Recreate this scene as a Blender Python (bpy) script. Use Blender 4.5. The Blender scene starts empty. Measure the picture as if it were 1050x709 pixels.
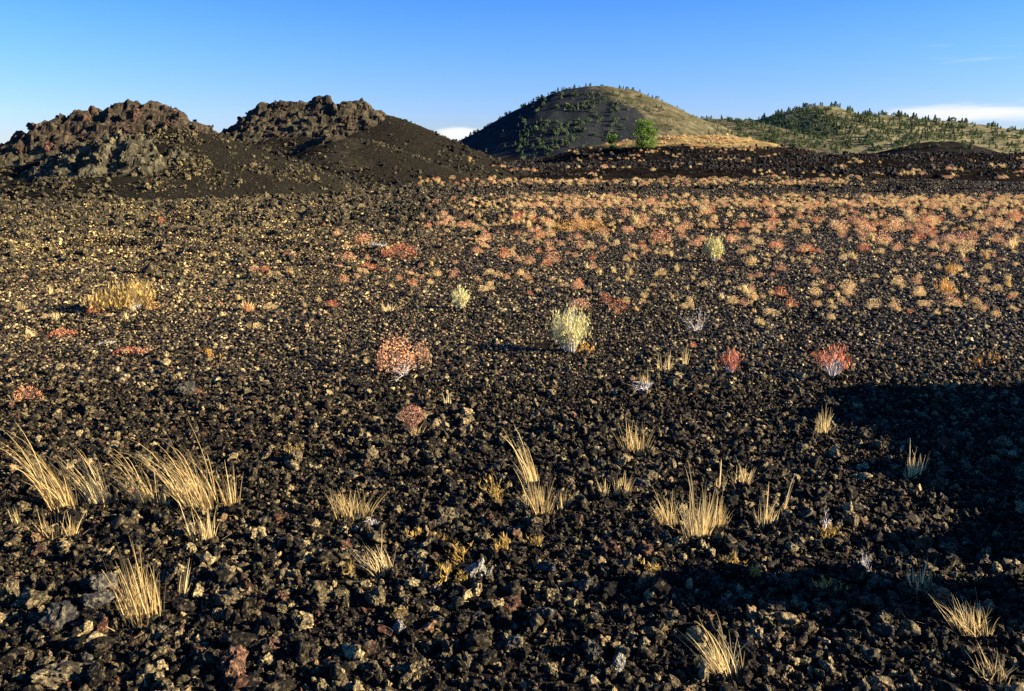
import bpy, bmesh, math, random
import numpy as np
from mathutils import Vector

R = np.random.default_rng(7)
random.seed(7)
sc = bpy.context.scene
COL = sc.collection
PW, PH, FOC = 1050.0, 709.0, 824.0
CAM_H = 1.6
PITCH = math.radians(13.28)
CAM = np.array([0.0, 0.0, CAM_H])
SUN_EL = 18.0
SUN_AZ = 97.0          # degrees clockwise from +Y (the viewing direction)

# ------------------------------------------------------------------ noise
def _h(ix, iy, iz, seed):
    with np.errstate(over='ignore'):
        n = (ix.astype(np.uint32) * np.uint32(374761393) + iy.astype(np.uint32) * np.uint32(668265263)
             + iz.astype(np.uint32) * np.uint32(2246822519) + np.uint32((seed * 3266489917) & 0xffffffff))
        n = (n ^ (n >> np.uint32(13))) * np.uint32(1274126177)
        n = n ^ (n >> np.uint32(16))
    return (n & np.uint32(0xffffff)).astype(np.float64) / 0xffffff

def noise2(x, y, seed=0):
    x = np.asarray(x, float); y = np.asarray(y, float)
    ix = np.floor(x); iy = np.floor(y)
    fx = x - ix; fy = y - iy
    ix = ix.astype(np.int64); iy = iy.astype(np.int64); z = np.zeros_like(ix)
    def g(a, b, dx, dy):
        t = _h(ix + a, iy + b, z, seed) * 6.2831853
        return np.cos(t) * dx + np.sin(t) * dy
    u = fx * fx * fx * (fx * (fx * 6 - 15) + 10); v = fy * fy * fy * (fy * (fy * 6 - 15) + 10)
    a = g(0, 0, fx, fy); b = g(1, 0, fx - 1, fy); c = g(0, 1, fx, fy - 1); d = g(1, 1, fx - 1, fy - 1)
    return 1.4 * ((a + (b - a) * u) * (1 - v) + (c + (d - c) * u) * v)

def fbm2(x, y, octv=4, seed=0, gain=0.5, ridged=False):
    s = 0; a = 1.0; t = 0
    for o in range(octv):
        n = noise2(x * 2 ** o + 17.3 * o, y * 2 ** o - 9.1 * o, seed + o)
        if ridged: n = 1 - 2 * np.abs(n)
        s = s + a * n; t += a; a *= gain
    return s / t

def noise3(p, seed=0):
    i = np.floor(p); f = p - i; i = i.astype(np.int64); f = f * f * (3 - 2 * f)
    r = 0
    for a in (0, 1):
        for b in (0, 1):
            for c in (0, 1):
                w = (f[:, 0] if a else 1 - f[:, 0]) * (f[:, 1] if b else 1 - f[:, 1]) * (f[:, 2] if c else 1 - f[:, 2])
                r = r + w * _h(i[:, 0] + a, i[:, 1] + b, i[:, 2] + c, seed)
    return r * 2 - 1

def fbm3(p, octv=3, seed=0):
    s = 0; a = 1.0
    for o in range(octv):
        s = s + a * noise3(p * 2 ** o + 5.7 * o, seed + o); a *= 0.5
    return s

def sstep(a, b, x):
    t = np.clip((x - a) / (b - a), 0, 1)
    return t * t * (3 - 2 * t)

# ------------------------------------------------------------------ camera maths
def ray(px, py):
    u = (np.asarray(px, float) - PW / 2) / FOC; v = -(np.asarray(py, float) - PH / 2) / FOC
    d = np.stack([u, math.cos(PITCH) + v * math.sin(PITCH), -math.sin(PITCH) + v * math.cos(PITCH)], -1)
    return d
def at_depth(px, py, Y):
    d = ray(px, py)
    return CAM + d * (Y / d[..., 1])[..., None] if np.ndim(d) > 1 else CAM + d * (Y / d[1])
def project(p):
    q = np.asarray(p, float) - CAM
    f = q[..., 1] * math.cos(PITCH) - q[..., 2] * math.sin(PITCH)
    u = q[..., 1] * math.sin(PITCH) + q[..., 2] * math.cos(PITCH)
    return PW / 2 + FOC * q[..., 0] / f, PH / 2 - FOC * u / f, f

# ------------------------------------------------------------------ terrain
def ground_h(x, y):
    x = np.asarray(x, float); y = np.asarray(y, float)
    d = np.hypot(x, y)
    h = 0.045 * fbm2(x / 1.7, y / 1.7, 3, 3) * sstep(0.5, 2.5, d)
    h = h + 0.16 * fbm2(x / 9.0, y / 9.0, 3, 11) * sstep(5, 16, d)
    rough = sstep(1.0, -3.5, x + 0.02 * y) * sstep(9.5, 14, y) * sstep(70, 45, y)
    h = h + rough * (0.16 * fbm2(x / 1.6, y / 1.6, 4, 21, ridged=True) - 0.02)
    # dark flow ridges on the plain, farther out
    far = sstep(34, 48, y) * sstep(260, 160, y)
    rt = sstep(-12, 6, x)
    h = h + far * rt * (0.5 * fbm2(x / 22.0, y / 10.0, 4, 31, ridged=True) + 0.10)
    h = h + sstep(70, 125, y) * sstep(400, 200, y) * sstep(10, 40, x) * (0.7 + 0.8 * fbm2(x / 14.0, y / 9.0, 4, 41, ridged=True))
    h = h + 0.10 * fbm2(x / 2.3, y / 2.3, 3, 51, ridged=True) * sstep(22, 40, y) * sstep(300, 120, y)
    return h

class Hill:
    def __init__(s, tiers, noise, base_r):
        P = []
        for (pts, w, s1, s2, rr) in tiers:
            w3 = np.array([at_depth(a, b, c) for a, b, c in pts])
            seg = [w3[:1]]
            for a, b in zip(w3[:-1], w3[1:]):
                n = max(2, int(np.linalg.norm(b - a) / base_r))
                t = np.linspace(0, 1, n + 1)[1:, None]
                seg.append(a + (b - a) * t)
            c = np.concatenate(seg)
            P.append(np.column_stack([c, np.full(len(c), w), np.full(len(c), s1), np.full(len(c), s2), np.full(len(c), rr)]))
        s.P = np.concatenate(P); s.noise = noise
    def raw(s, x, y):
        sh = np.shape(x); x = np.ravel(x).astype(float); y = np.ravel(y).astype(float)
        best = np.full(x.shape, -1e9); wd = np.zeros(x.shape)
        for X, Y, Z, w, s1, s2, rr in s.P:
            d = np.hypot(x - X, y - Y); d = np.sqrt(d * d + rr * rr) - rr
            z = Z - s1 * np.minimum(d, w) - s2 * np.maximum(d - w, 0)
            m = z > best
            best = np.where(m, z, best); wd = np.where(m, np.where(s1 > s2 + 0.05, sstep(w * 1.25, w * 0.85, d), 0), wd)
        return best.reshape(sh), wd.reshape(sh)
    def z(s, x, y):
        b, w = s.raw(x, y)
        return s.noise(np.asarray(x, float), np.asarray(y, float), b, w)

def n_cone(seed):
    def f(x, y, b, w):
        x = x + 0.35 * fbm2(x / 0.9, y / 0.9, 2, seed + 5); 
        r = fbm2(x / 1.3, y / 1.3, 5, seed, 0.55, True)
        q = fbm2(x / 0.5, y / 0.5, 4, seed + 9, 0.7, True)
        cav = sstep(0.12, 0.42, fbm2(x / 2.4, y / 2.0, 3, seed + 20))
        led = np.round((b + 0.35 * r) * 2.2) / 2.2 - b
        return b + w * (0.36 * r + 0.15 * q - 0.36 - 0.40 * cav + 0.35 * np.clip(led, -0.35, 0.35)) + (1 - w) * (0.06 * fbm2(x / 0.7, y / 0.7, 4, seed + 3, 0.6) + 0.10 * fbm2(x / 3.0, y / 3.0, 2, seed + 4))
    return f
def n_far(a, L, seed):
    def f(x, y, b, w):
        return b + a * fbm2(x / L, y / L, 5, seed, 0.55)
    return f

cone_a = Hill([
    ([(-70, 190, 36), (-20, 160, 36), (8, 150, 35.5), (22, 138, 35), (36, 127, 35), (54, 124, 35), (66, 119, 35.3), (85, 114, 35.5),
      (112, 112, 36), (122, 105, 36), (142, 102, 36.5), (160, 104, 36.5), (174, 111, 36.3), (180, 116, 36)], 2.2, 0.85, 0.42, 0.2),
    ([(178, 120, 36), (200, 126, 36), (214, 135, 36), (236, 146, 36.2)], 0.8, 0.6, 0.42, 0.2),
    ([(236, 146, 36.2), (290, 166, 37), (330, 181, 38)], 0.3, 0.40, 0.42, 0.8),
    ([(-40, 186, 31.5), (0, 182, 31.5), (38, 172, 31.6), (62, 158, 31.8), (88, 147, 32), (112, 141, 32), (140, 138.5, 32.2), (166, 146, 32.6), (196, 158, 33)], 1.5, 0.95, 0.30, 0.3),
], n_cone(100), 0.35)
cone_b = Hill([
    ([(262, 116, 53), (272, 106, 52), (300, 104.5, 52), (317, 104, 52), (323, 100, 52), (334, 99, 52), (339, 103, 52), (352, 102.5, 52), (371, 103, 52.3), (377, 109, 52.5), (392, 118, 52.7)], 3.0, 0.78, 0.44, 0.3),
    ([(392, 118, 52.7), (410, 128, 53), (440, 141, 53.5), (470, 155, 54)], 0.5, 0.44, 0.44, 1.0),
    ([(300, 156, 45), (320, 146, 44.5), (345, 138.5, 44), (362, 141, 44)], 0.9, 0.6, 0.40, 0.4),
    ([(362, 141, 44), (392, 152, 43.5), (430, 168, 43), (465, 180, 42.5)], 0.5, 0.38, 0.40, 0.9),
], n_cone(140), 0.5)
rise = Hill([([(585, 160, 150), (640, 149, 145), (668, 142, 142), (700, 139.5, 140), (735, 139.5, 140), (760, 145, 140), (785, 153, 140)], 40, 0.24, 0.24, 5)], n_far(0.5, 9, 200), 3)
butte = Hill([([(452, 158, 740), (480, 144, 730), (500, 134, 720), (522, 123, 715), (545, 110, 710), (566, 99, 705), (585, 92.5, 700), (602, 90, 700), (622, 90, 700), (642, 93, 700), (660, 98.5, 705), (680, 107, 715), (700, 118, 720), (725, 126, 730), (745, 134, 740)], 400, 0.55, 0.55, 13)], n_far(4.0, 60, 220), 9)
saddle = Hill([([(688, 130, 850), (705, 124, 850), (728, 121.5, 850), (750, 122, 850), (768, 126, 860), (790, 133, 860)], 400, 0.30, 0.30, 15)], n_far(2.5, 50, 240), 12)
wooded = Hill([([(735, 136, 990), (765, 126, 980), (798, 120.5, 970), (820, 113, 960), (838, 108.5, 950), (852, 110, 950), (872, 115.5, 950), (905, 119, 950), (950, 123, 950), (1000, 127.5, 950), (1037, 131, 950), (1100, 136, 960), (1180, 146, 980)], 500, 0.33, 0.33, 12)], n_far(4.0, 70, 260), 14)
mound = Hill([([(905, 157, 480), (930, 150, 480), (955, 145.5, 480), (975, 145, 480), (998, 150, 480), (1015, 156, 480)], 200, 0.40, 0.40, 6)], n_far(0.9, 16, 280), 6)
HILLS = [cone_a, cone_b, rise, butte, saddle, wooded, mound]
BOX = [(-34, 8, 24, 50), (-40, 8, 31, 70), (-40, 95, 95, 200), (-330, 330, 480, 960), (-50, 420, 560, 1200), (-60, 1000, 640, 1500), (140, 360, 380, 580)]

def surf(x, y):
    z = ground_h(x, y)
    for hl, (x0, x1, y0, y1) in zip(HILLS, BOX):
        m = (x > x0) & (x < x1) & (y > y0) & (y < y1)
        if m.any():
            zz = z[m]; z[m] = np.maximum(zz, hl.z(x[m], y[m]))
    return z

_T = np.concatenate([np.linspace(1.5, 14, 150), np.geomspace(14.1, 1400, 330)])
def drop(px, py):
    """the point of the terrain that a viewing ray through each pixel meets (N,3), nan where none"""
    px = np.atleast_1d(np.asarray(px, float)); py = np.atleast_1d(np.asarray(py, float))
    d = ray(px, py)
    T = _T[:, None]
    x = d[None, :, 0] * T; y = d[None, :, 1] * T; zr = CAM_H + d[None, :, 2] * T
    g = surf(x.ravel(), y.ravel()).reshape(x.shape)
    hit = zr <= g
    k = hit.argmax(0); ok = hit.any(0); k = np.maximum(k, 1)
    n = np.arange(len(px))
    a = (zr - g)[k - 1, n]; b = (zr - g)[k, n]
    f = np.clip(a / np.where(np.abs(a - b) < 1e-9, 1, a - b), 0, 1)
    t = _T[k - 1] + (_T[k] - _T[k - 1]) * f
    P = np.stack([d[:, 0] * t, d[:, 1] * t, np.zeros_like(t)], 1)
    P[:, 2] = surf(P[:, 0].copy(), P[:, 1].copy())
    P[~ok] = np.nan
    return P

# ------------------------------------------------------------------ mesh building
class MB:
    def __init__(s): s.V = []; s.F = []; s.A = []; s.M = []; s.n = 0
    def add(s, V, F, rnd=0.0, mat=0):
        V = np.asarray(V, float).reshape(-1, 3); F = np.asarray(F, np.int64)
        s.V.append(V); s.F.append(F + s.n); s.n += len(V)
        s.A.append(np.broadcast_to(np.asarray(rnd, float), (len(V),)).copy()); s.M.append((mat, len(F)))
    def mesh(s, name, mats, smooth=False, attrs=None):
        me = bpy.data.meshes.new(name)
        V = np.concatenate(s.V)
        tot = np.concatenate([np.full(len(f), f.shape[1], np.int32) for f in s.F])
        lv = np.concatenate([f.ravel() for f in s.F]).astype(np.int32)
        me.vertices.add(len(V)); me.vertices.foreach_set('co', V.ravel().astype(np.float32))
        me.loops.add(len(lv)); me.loops.foreach_set('vertex_index', lv)
        me.polygons.add(len(tot))
        st = np.concatenate([[0], np.cumsum(tot)[:-1]]).astype(np.int32)
        me.polygons.foreach_set('loop_start', st)
        me.polygons.foreach_set('material_index', np.concatenate([np.full(n, m, np.int32) for m, n in s.M]))
        me.polygons.foreach_set('use_smooth', np.full(len(tot), bool(smooth)))
        at = me.attributes.new('rnd', 'FLOAT', 'POINT'); at.data.foreach_set('value', np.concatenate(s.A).astype(np.float32))
        for k, v in (attrs or {}).items():
            a = me.attributes.new(k, 'FLOAT', 'POINT'); a.data.foreach_set('value', np.asarray(v, np.float32))
        me.update(calc_edges=True); me.validate()
        for m in (mats if isinstance(mats, (list, tuple)) else [mats]): me.materials.append(m)
        return me

def tag(o, label=None, cat=None, group=None, kind=None):
    if label: o['label'] = label
    if cat: o['category'] = cat
    if group: o['group'] = group
    if kind: o['kind'] = kind
    return o
def link(name, me, parent=None, loc=None, rot=None, scl=None):
    o = bpy.data.objects.new(name, me); COL.objects.link(o)
    if parent: o.parent = parent
    if loc is not None: o.location = loc
    if rot is not None: o.rotation_euler = rot
    if scl is not None: o.scale = scl
    return o
def grid_faces(nu, nv):
    i = np.arange(nu - 1)[:, None] * nv + np.arange(nv - 1)[None, :]
    return np.stack([i, i + nv, i + nv + 1, i + 1], -1).reshape(-1, 4)

_ICO = {}
def ico(sub):
    if sub not in _ICO:
        bm = bmesh.new(); bmesh.ops.create_icosphere(bm, subdivisions=sub, radius=1.0)
        bm.verts.ensure_lookup_table()
        _ICO[sub] = (np.array([v.co[:] for v in bm.verts]), np.array([[v.index for v in f.verts] for f in bm.faces])); bm.free()
    return _ICO[sub]
def rock(sub, rng, amp=0.25, freq=1.6, planes=9, crag=0.0, flat=0.75):
    V, F = ico(sub); p = V.copy()
    for _ in range(planes):
        n = rng.normal(size=3); n /= np.linalg.norm(n)
        c = rng.uniform(0.5, 0.85)
        o = np.maximum(p @ n - c, 0); p = p - o[:, None] * n
    sd = int(rng.integers(1e6))
    p = p * (1 + amp * fbm3(V * freq + rng.uniform(0, 50, 3), 3, sd))[:, None]
    if crag:
        q = np.abs(fbm3(V * freq * 3.3 + rng.uniform(0, 50, 3), 4, sd + 7))
        p = p * (1 + crag * (0.35 - q))[:, None]
    s = np.array([rng.uniform(0.75, 1.25), rng.uniform(0.75, 1.25), flat * rng.uniform(0.75, 1.2)])
    return p * s, F

# ------------------------------------------------------------------ materials
def mat(name):
    m = bpy.data.materials.new(name); m.use_nodes = True
    nt = m.node_tree; nt.nodes.clear()
    out = nt.nodes.new('ShaderNodeOutputMaterial')
    def N(t, **kw):
        n = nt.nodes.new(t)
        for k, v in kw.items():
            if k.startswith('i_'):
                key = k[2:]
                key = int(key) if key.isdigit() else key.replace('_', ' ')
                n.inputs[key].default_value = v
            else: setattr(n, k, v)
        return n
    def L(a, b): nt.links.new(a, b)
    return m, out, N, L
def ramp(N, stops, interp='LINEAR'):
    r = N('ShaderNodeValToRGB'); cr = r.color_ramp; cr.interpolation = interp
    while len(cr.elements) < len(stops): cr.elements.new(0.5)
    for e, (p, c) in zip(cr.elements, stops):
        e.position = p; e.color = (*c, 1) if len(c) == 3 else c
    return r
def math_n(N, L, op, a, b=None, c=None):
    n = N('ShaderNodeMath', operation=op)
    for i, v in enumerate((a, b, c)):
        if v is None: continue
        if isinstance(v, (int, float)): n.inputs[i].default_value = v
        else: L(v, n.inputs[i])
    return n.outputs[0]
def mixc(N, L, fac, a, b, blend='MIX'):
    n = N('ShaderNodeMix', data_type='RGBA', blend_type=blend)
    for i, v in ((0, fac), (6, a), (7, b)):
        if isinstance(v, (int, float)): n.inputs[i].default_value = v
        elif isinstance(v, tuple): n.inputs[i].default_value = (*v, 1)
        else: L(v, n.inputs[i])
    return n.outputs[2]

def lava_mat(name, stops, scale=40.0, patch=0.0, bump=0.6, bscale=120.0, rough=0.62, world_tint=True, dist=0.004):
    m, out, N, L = mat(name)
    at = N('ShaderNodeAttribute', attribute_name='rnd'); oi = N('ShaderNodeObjectInfo'); geo = N('ShaderNodeNewGeometry')
    tc = N('ShaderNodeTexCoord')
    r = math_n(N, L, 'FRACT', math_n(N, L, 'ADD', at.outputs['Fac'], oi.outputs['Random']))
    base = ramp(N, stops); L(r, base.inputs[0])
    nz = N('ShaderNodeTexNoise', i_Scale=scale, i_Detail=5.0, i_Roughness=0.65); L(tc.outputs['Object'], nz.inputs['Vector'])
    mul = ramp(N, [(0.36, (0.22, 0.22, 0.22)), (0.5, (0.75, 0.74, 0.70)), (0.64, (3.2, 2.95, 2.2))]); L(nz.outputs['Fac'], mul.inputs[0])
    c = mixc(N, L, 1.0, base.outputs[0], mul.outputs[0], 'MULTIPLY')
    if patch:
        n2 = N('ShaderNodeTexNoise', i_Scale=scale * 0.45, i_Detail=6.0, i_Roughness=0.7); L(tc.outputs['Object'], n2.inputs['Vector'])
        k = ramp(N, [(0.54, (0, 0, 0)), (0.62, (1, 1, 1))]); L(n2.outputs['Fac'], k.inputs[0])
        c = mixc(N, L, math_n(N, L, 'MULTIPLY', k.outputs[0], patch), c, (0.20, 0.155, 0.085))  # tan lichen speckle, its colour also standing in for sun glints and lit rims
    if world_tint:
        # the weathered, lichen-dusted part of the flow lies on the left of the plain
        sp = N('ShaderNodeSeparateXYZ'); L(geo.outputs['Position'], sp.inputs[0])
        mr = N('ShaderNodeMapRange', interpolation_type='SMOOTHSTEP'); L(math_n(N, L, 'ADD', sp.outputs[0], math_n(N, L, 'MULTIPLY', sp.outputs[1], 0.12)), mr.inputs[0])
        mr.inputs[1].default_value = 1.5; mr.inputs[2].default_value = -3.5
        mr2 = N('ShaderNodeMapRange', interpolation_type='SMOOTHSTEP'); L(sp.outputs[1], mr2.inputs[0]); mr2.inputs[1].default_value = 6; mr2.inputs[2].default_value = 13
        n3 = N('ShaderNodeTexNoise', i_Scale=0.7, i_Detail=4.0); L(geo.outputs['Position'], n3.inputs['Vector'])
        k3 = ramp(N, [(0.4, (0.15,) * 3), (0.6, (1,) * 3)]); L(n3.outputs['Fac'], k3.inputs[0])
        f = math_n(N, L, 'MULTIPLY', math_n(N, L, 'MULTIPLY', mr.outputs[0], mr2.outputs[0]), math_n(N, L, 'MULTIPLY', k3.outputs[0], 0.48))
        c = mixc(N, L, f, c, mixc(N, L, 1.0, c, (3.3, 3.1, 2.2), 'MULTIPLY'))
    b = N('ShaderNodeBsdfPrincipled', i_Roughness=rough); L(c, b.inputs['Base Color'])
    b.inputs['Specular IOR Level'].default_value = 0.10
    if bump:
        nb = N('ShaderNodeTexNoise', i_Scale=bscale, i_Detail=4.0, i_Roughness=0.7); L(tc.outputs['Object'], nb.inputs['Vector'])
        bp = N('ShaderNodeBump', i_Strength=bump, i_Distance=dist); L(nb.outputs['Fac'], bp.inputs['Height']); L(bp.outputs[0], b.inputs['Normal'])
    L(b.outputs[0], out.inputs[0])
    return m

STONES = [(0.0, (0.0055, 0.0048, 0.0038)), (0.38, (0.012, 0.0105, 0.008)), (0.56, (0.035, 0.029, 0.019)), (0.72, (0.11, 0.09, 0.052)),
          (0.85, (0.30, 0.24, 0.13)), (0.89, (0.10, 0.045, 0.028)), (0.93, (0.020, 0.018, 0.015)), (1.0, (0.0055, 0.0048, 0.0038))]
M_gravel = lava_mat('lava_gravel', STONES, 3.0, 0.65, 0.6, 9.0, dist=0.06)
M_cluster = lava_mat('lava_cinders', STONES, 45.0, 0.55, 0.0)
M_rubble = lava_mat('lava_blocks', [(0, (0.008, 0.0078, 0.0066)), (0.5, (0.024, 0.0215, 0.016)), (0.8, (0.06, 0.053, 0.034)), (1, (0.014, 0.013, 0.011))], 4.0, 0.5, 0.5, 8.0, dist=0.06)
M_rubble_dark = lava_mat('dark_lava_blocks', [(0, (0.008, 0.008, 0.008)), (0.6, (0.016, 0.014, 0.012)), (0.9, (0.035, 0.028, 0.02)), (1, (0.01, 0.01, 0.01))], 4.0, 0.1, 0.5, 8.0, dist=0.06, world_tint=False)
M_rock_dark = lava_mat('lava_rock_dark', [(0, (0.012, 0.011, 0.010)), (1, (0.026, 0.023, 0.019))], 3.0, 0.5, 0.8, 14.0, dist=0.03, world_tint=False)
M_rock_grey = lava_mat('lava_rock_grey', [(0, (0.055, 0.055, 0.052)), (1, (0.085, 0.083, 0.074))], 3.0, 0.3, 0.7, 14.0, dist=0.03, world_tint=False)
M_rock_tan = lava_mat('lava_rock_tan', [(0, (0.12, 0.10, 0.065)), (1, (0.19, 0.155, 0.09))], 3.0, 0.4, 0.8, 14.0, dist=0.03, world_tint=False)
M_rock_red = lava_mat('lava_rock_red', [(0, (0.09, 0.048, 0.034)), (1, (0.14, 0.08, 0.058))], 3.0, 0.4, 0.8, 14.0, dist=0.03, world_tint=False)
M_rock_pale = lava_mat('lichen_rock', [(0, (0.26, 0.26, 0.24)), (1, (0.38, 0.37, 0.33))], 5.0, 0.3, 0.8, 14.0, dist=0.03, world_tint=False)
M_spatter_red = lava_mat('spatter_red', [(0, (0.012, 0.010, 0.0095)), (0.5, (0.033, 0.023, 0.018)), (0.8, (0.060, 0.032, 0.023)), (1, (0.026, 0.022, 0.018))], 4.0, 0.15, 0.5, 8.0, dist=0.06, world_tint=False)
M_spatter_olive = lava_mat('spatter_olive', [(0, (0.03, 0.028, 0.02)), (0.5, (0.075, 0.068, 0.042)), (0.8, (0.13, 0.115, 0.07)), (1, (0.05, 0.045, 0.033))], 4.0, 0.25, 0.5, 8.0, dist=0.06, world_tint=False)

def leaf_mat(name, stops, trans=0.25, rough=0.7, shift=0.35):
    m, out, N, L = mat(name)
    at = N('ShaderNodeAttribute', attribute_name='rnd'); oi = N('ShaderNodeObjectInfo')
    r = math_n(N, L, 'ADD', math_n(N, L, 'MULTIPLY', at.outputs['Fac'], 1 - shift), math_n(N, L, 'MULTIPLY', oi.outputs['Random'], shift))
    c = ramp(N, stops); L(r, c.inputs[0])
    b = N('ShaderNodeBsdfPrincipled', i_Roughness=rough); L(c.outputs[0], b.inputs['Base Color']); b.inputs['Specular IOR Level'].default_value = 0.2
    t = N('ShaderNodeBsdfTranslucent'); L(c.outputs[0], t.inputs[0])
    mx = N('ShaderNodeMixShader', i_0=trans); L(b.outputs[0], mx.inputs[1]); L(t.outputs[0], mx.inputs[2]); L(mx.outputs[0], out.inputs[0])
    return m
M_straw = leaf_mat('dry_straw', [(0, (0.30, 0.25, 0.17)), (0.10, (0.42, 0.27, 0.085)), (0.4, (0.62, 0.45, 0.17)), (0.8, (0.76, 0.60, 0.28)), (1, (0.82, 0.70, 0.40))], 0.3)
M_gold = leaf_mat('gold_sprig', [(0, (0.30, 0.19, 0.04)), (1, (0.56, 0.38, 0.10))], 0.25)
M_orange = leaf_mat('orange_plant', [(0, (0.42, 0.19, 0.03)), (1, (0.68, 0.38, 0.08))], 0.25)
M_rust = leaf_mat('rust_flowers', [(0, (0.34, 0.15, 0.08)), (0.5, (0.54, 0.27, 0.15)), (1, (0.68, 0.42, 0.24))], 0.2)
M_ball = leaf_mat('brown_seed_ball', [(0, (0.20, 0.085, 0.05)), (0.5, (0.34, 0.16, 0.095)), (1, (0.46, 0.26, 0.16))], 0.15)
M_pink = leaf_mat('pink_flowers', [(0, (0.48, 0.19, 0.085)), (0.5, (0.70, 0.35, 0.17)), (1, (0.80, 0.54, 0.28))], 0.2)
M_red = leaf_mat('red_leaves', [(0, (0.40, 0.10, 0.05)), (0.6, (0.58, 0.19, 0.085)), (1, (0.72, 0.36, 0.17))], 0.2)
M_tanpuff = leaf_mat('tan_seedheads', [(0, (0.58, 0.37, 0.15)), (0.5, (0.74, 0.52, 0.22)), (1, (0.82, 0.66, 0.36))], 0.25)
M_palegreen = leaf_mat('pale_green_leaves', [(0, (0.46, 0.42, 0.13)), (0.5, (0.68, 0.61, 0.23)), (1, (0.78, 0.72, 0.40))], 0.25)
M_olive = leaf_mat('olive_gold_leaves', [(0, (0.24, 0.19, 0.05)), (0.5, (0.44, 0.30, 0.085)), (1, (0.60, 0.40, 0.14))], 0.2)
M_dead = leaf_mat('dead_branch', [(0, (0.42, 0.38, 0.33)), (1, (0.66, 0.62, 0.56))], 0.0)
M_brown = leaf_mat('brown_twig', [(0, (0.12, 0.07, 0.045)), (1, (0.24, 0.15, 0.09))], 0.0)
M_black = leaf_mat('charred_twig', [(0, (0.012, 0.011, 0.010)), (1, (0.03, 0.027, 0.024))], 0.0)
M_tree = leaf_mat('tree_leaves', [(0, (0.06, 0.115, 0.018)), (0.5, (0.12, 0.20, 0.03)), (1, (0.18, 0.28, 0.05))], 0.35)
M_conifer = leaf_mat('conifer_needles', [(0, (0.040, 0.075, 0.030)), (0.5, (0.095, 0.14, 0.052)), (1, (0.16, 0.20, 0.08))], 0.15, shift=0.6)
M_bark = leaf_mat('bark', [(0, (0.09, 0.07, 0.05)), (1, (0.16, 0.13, 0.10))], 0.0)

def ground_mat():
    m, out, N, L = mat('cinder_ground')
    geo = N('ShaderNodeNewGeometry')
    sp = N('ShaderNodeSeparateXYZ'); L(geo.outputs['Position'], sp.inputs[0])
    n1 = N('ShaderNodeTexNoise', i_Scale=45.0, i_Detail=4.0, i_Roughness=0.75); L(geo.outputs['Position'], n1.inputs['Vector'])
    c1 = ramp(N, [(0.4, (0.006, 0.006, 0.006)), (0.6, (0.022, 0.019, 0.016)), (0.75, (0.05, 0.041, 0.028))]); L(n1.outputs['Fac'], c1.inputs[0])
    n2 = N('ShaderNodeTexNoise', i_Scale=1.3, i_Detail=9.0, i_Roughness=0.75); L(geo.outputs['Position'], n2.inputs['Vector'])
    c2 = ramp(N, [(0.42, (0.0045, 0.004, 0.0033)), (0.55, (0.012, 0.010, 0.0075)), (0.64, (0.05, 0.036, 0.018)), (0.74, (0.20, 0.13, 0.06))]); L(n2.outputs['Fac'], c2.inputs[0])
    f = N('ShaderNodeMapRange', interpolation_type='SMOOTHSTEP'); L(sp.outputs[1], f.inputs[0]); f.inputs[1].default_value = 20; f.inputs[2].default_value = 60
    c = mixc(N, L, f.outputs[0], c1.outputs[0], c2.outputs[0])
    b = N('ShaderNodeBsdfPrincipled', i_Roughness=0.9); L(c, b.inputs['Base Color']); b.inputs['Specular IOR Level'].default_value = 0.0
    bp = N('ShaderNodeBump', i_Strength=0.8, i_Distance=0.02); L(n1.outputs['Fac'], bp.inputs['Height']); L(bp.outputs[0], b.inputs['Normal'])
    L(b.outputs[0], out.inputs[0])
    return m
M_ground = ground_mat()

def cone_mat():
    m, out, N, L = mat('spatter_cone')
    tc = N('ShaderNodeNewGeometry')
    w = N('ShaderNodeAttribute', attribute_name='rampart'); red = N('ShaderNodeAttribute', attribute_name='red'); ol = N('ShaderNodeAttribute', attribute_name='olive')
    n1 = N('ShaderNodeTexNoise', i_Scale=3.0, i_Detail=8.0, i_Roughness=0.75); L(tc.outputs['Position'], n1.inputs['Vector'])
    n2 = N('ShaderNodeTexNoise', i_Scale=14.0, i_Detail=5.0, i_Roughness=0.8); L(tc.outputs['Position'], n2.inputs['Vector'])
    tal = ramp(N, [(0.35, (0.007, 0.0066, 0.0054)), (0.54, (0.016, 0.0145, 0.011)), (0.66, (0.05, 0.043, 0.028))]); L(n2.outputs['Fac'], tal.inputs[0])
    rr = ramp(N, [(0.35, (0.014, 0.011, 0.010)), (0.5, (0.035, 0.023, 0.018)), (0.62, (0.075, 0.034, 0.025))]); L(n1.outputs['Fac'], rr.inputs[0])
    oo = ramp(N, [(0.35, (0.025, 0.022, 0.016)), (0.50, (0.058, 0.052, 0.032)), (0.63, (0.14, 0.125, 0.075))]); L(n1.outputs['Fac'], oo.inputs[0])
    tal2 = mixc(N, L, ol.outputs['Fac'], tal.outputs[0], oo.outputs[0])
    ram = mixc(N, L, red.outputs['Fac'], oo.outputs[0], rr.outputs[0])
    c = mixc(N, L, w.outputs['Fac'], tal2, ram)
    b = N('ShaderNodeBsdfPrincipled', i_Roughness=0.85); L(c, b.inputs['Base Color']); b.inputs['Specular IOR Level'].default_value = 0.0
    bp = N('ShaderNodeBump', i_Strength=0.9, i_Distance=0.06); L(n2.outputs['Fac'], bp.inputs['Height']); L(bp.outputs[0], b.inputs['Normal'])
    L(b.outputs[0], out.inputs[0]); return m
M_cone = cone_mat()
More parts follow.
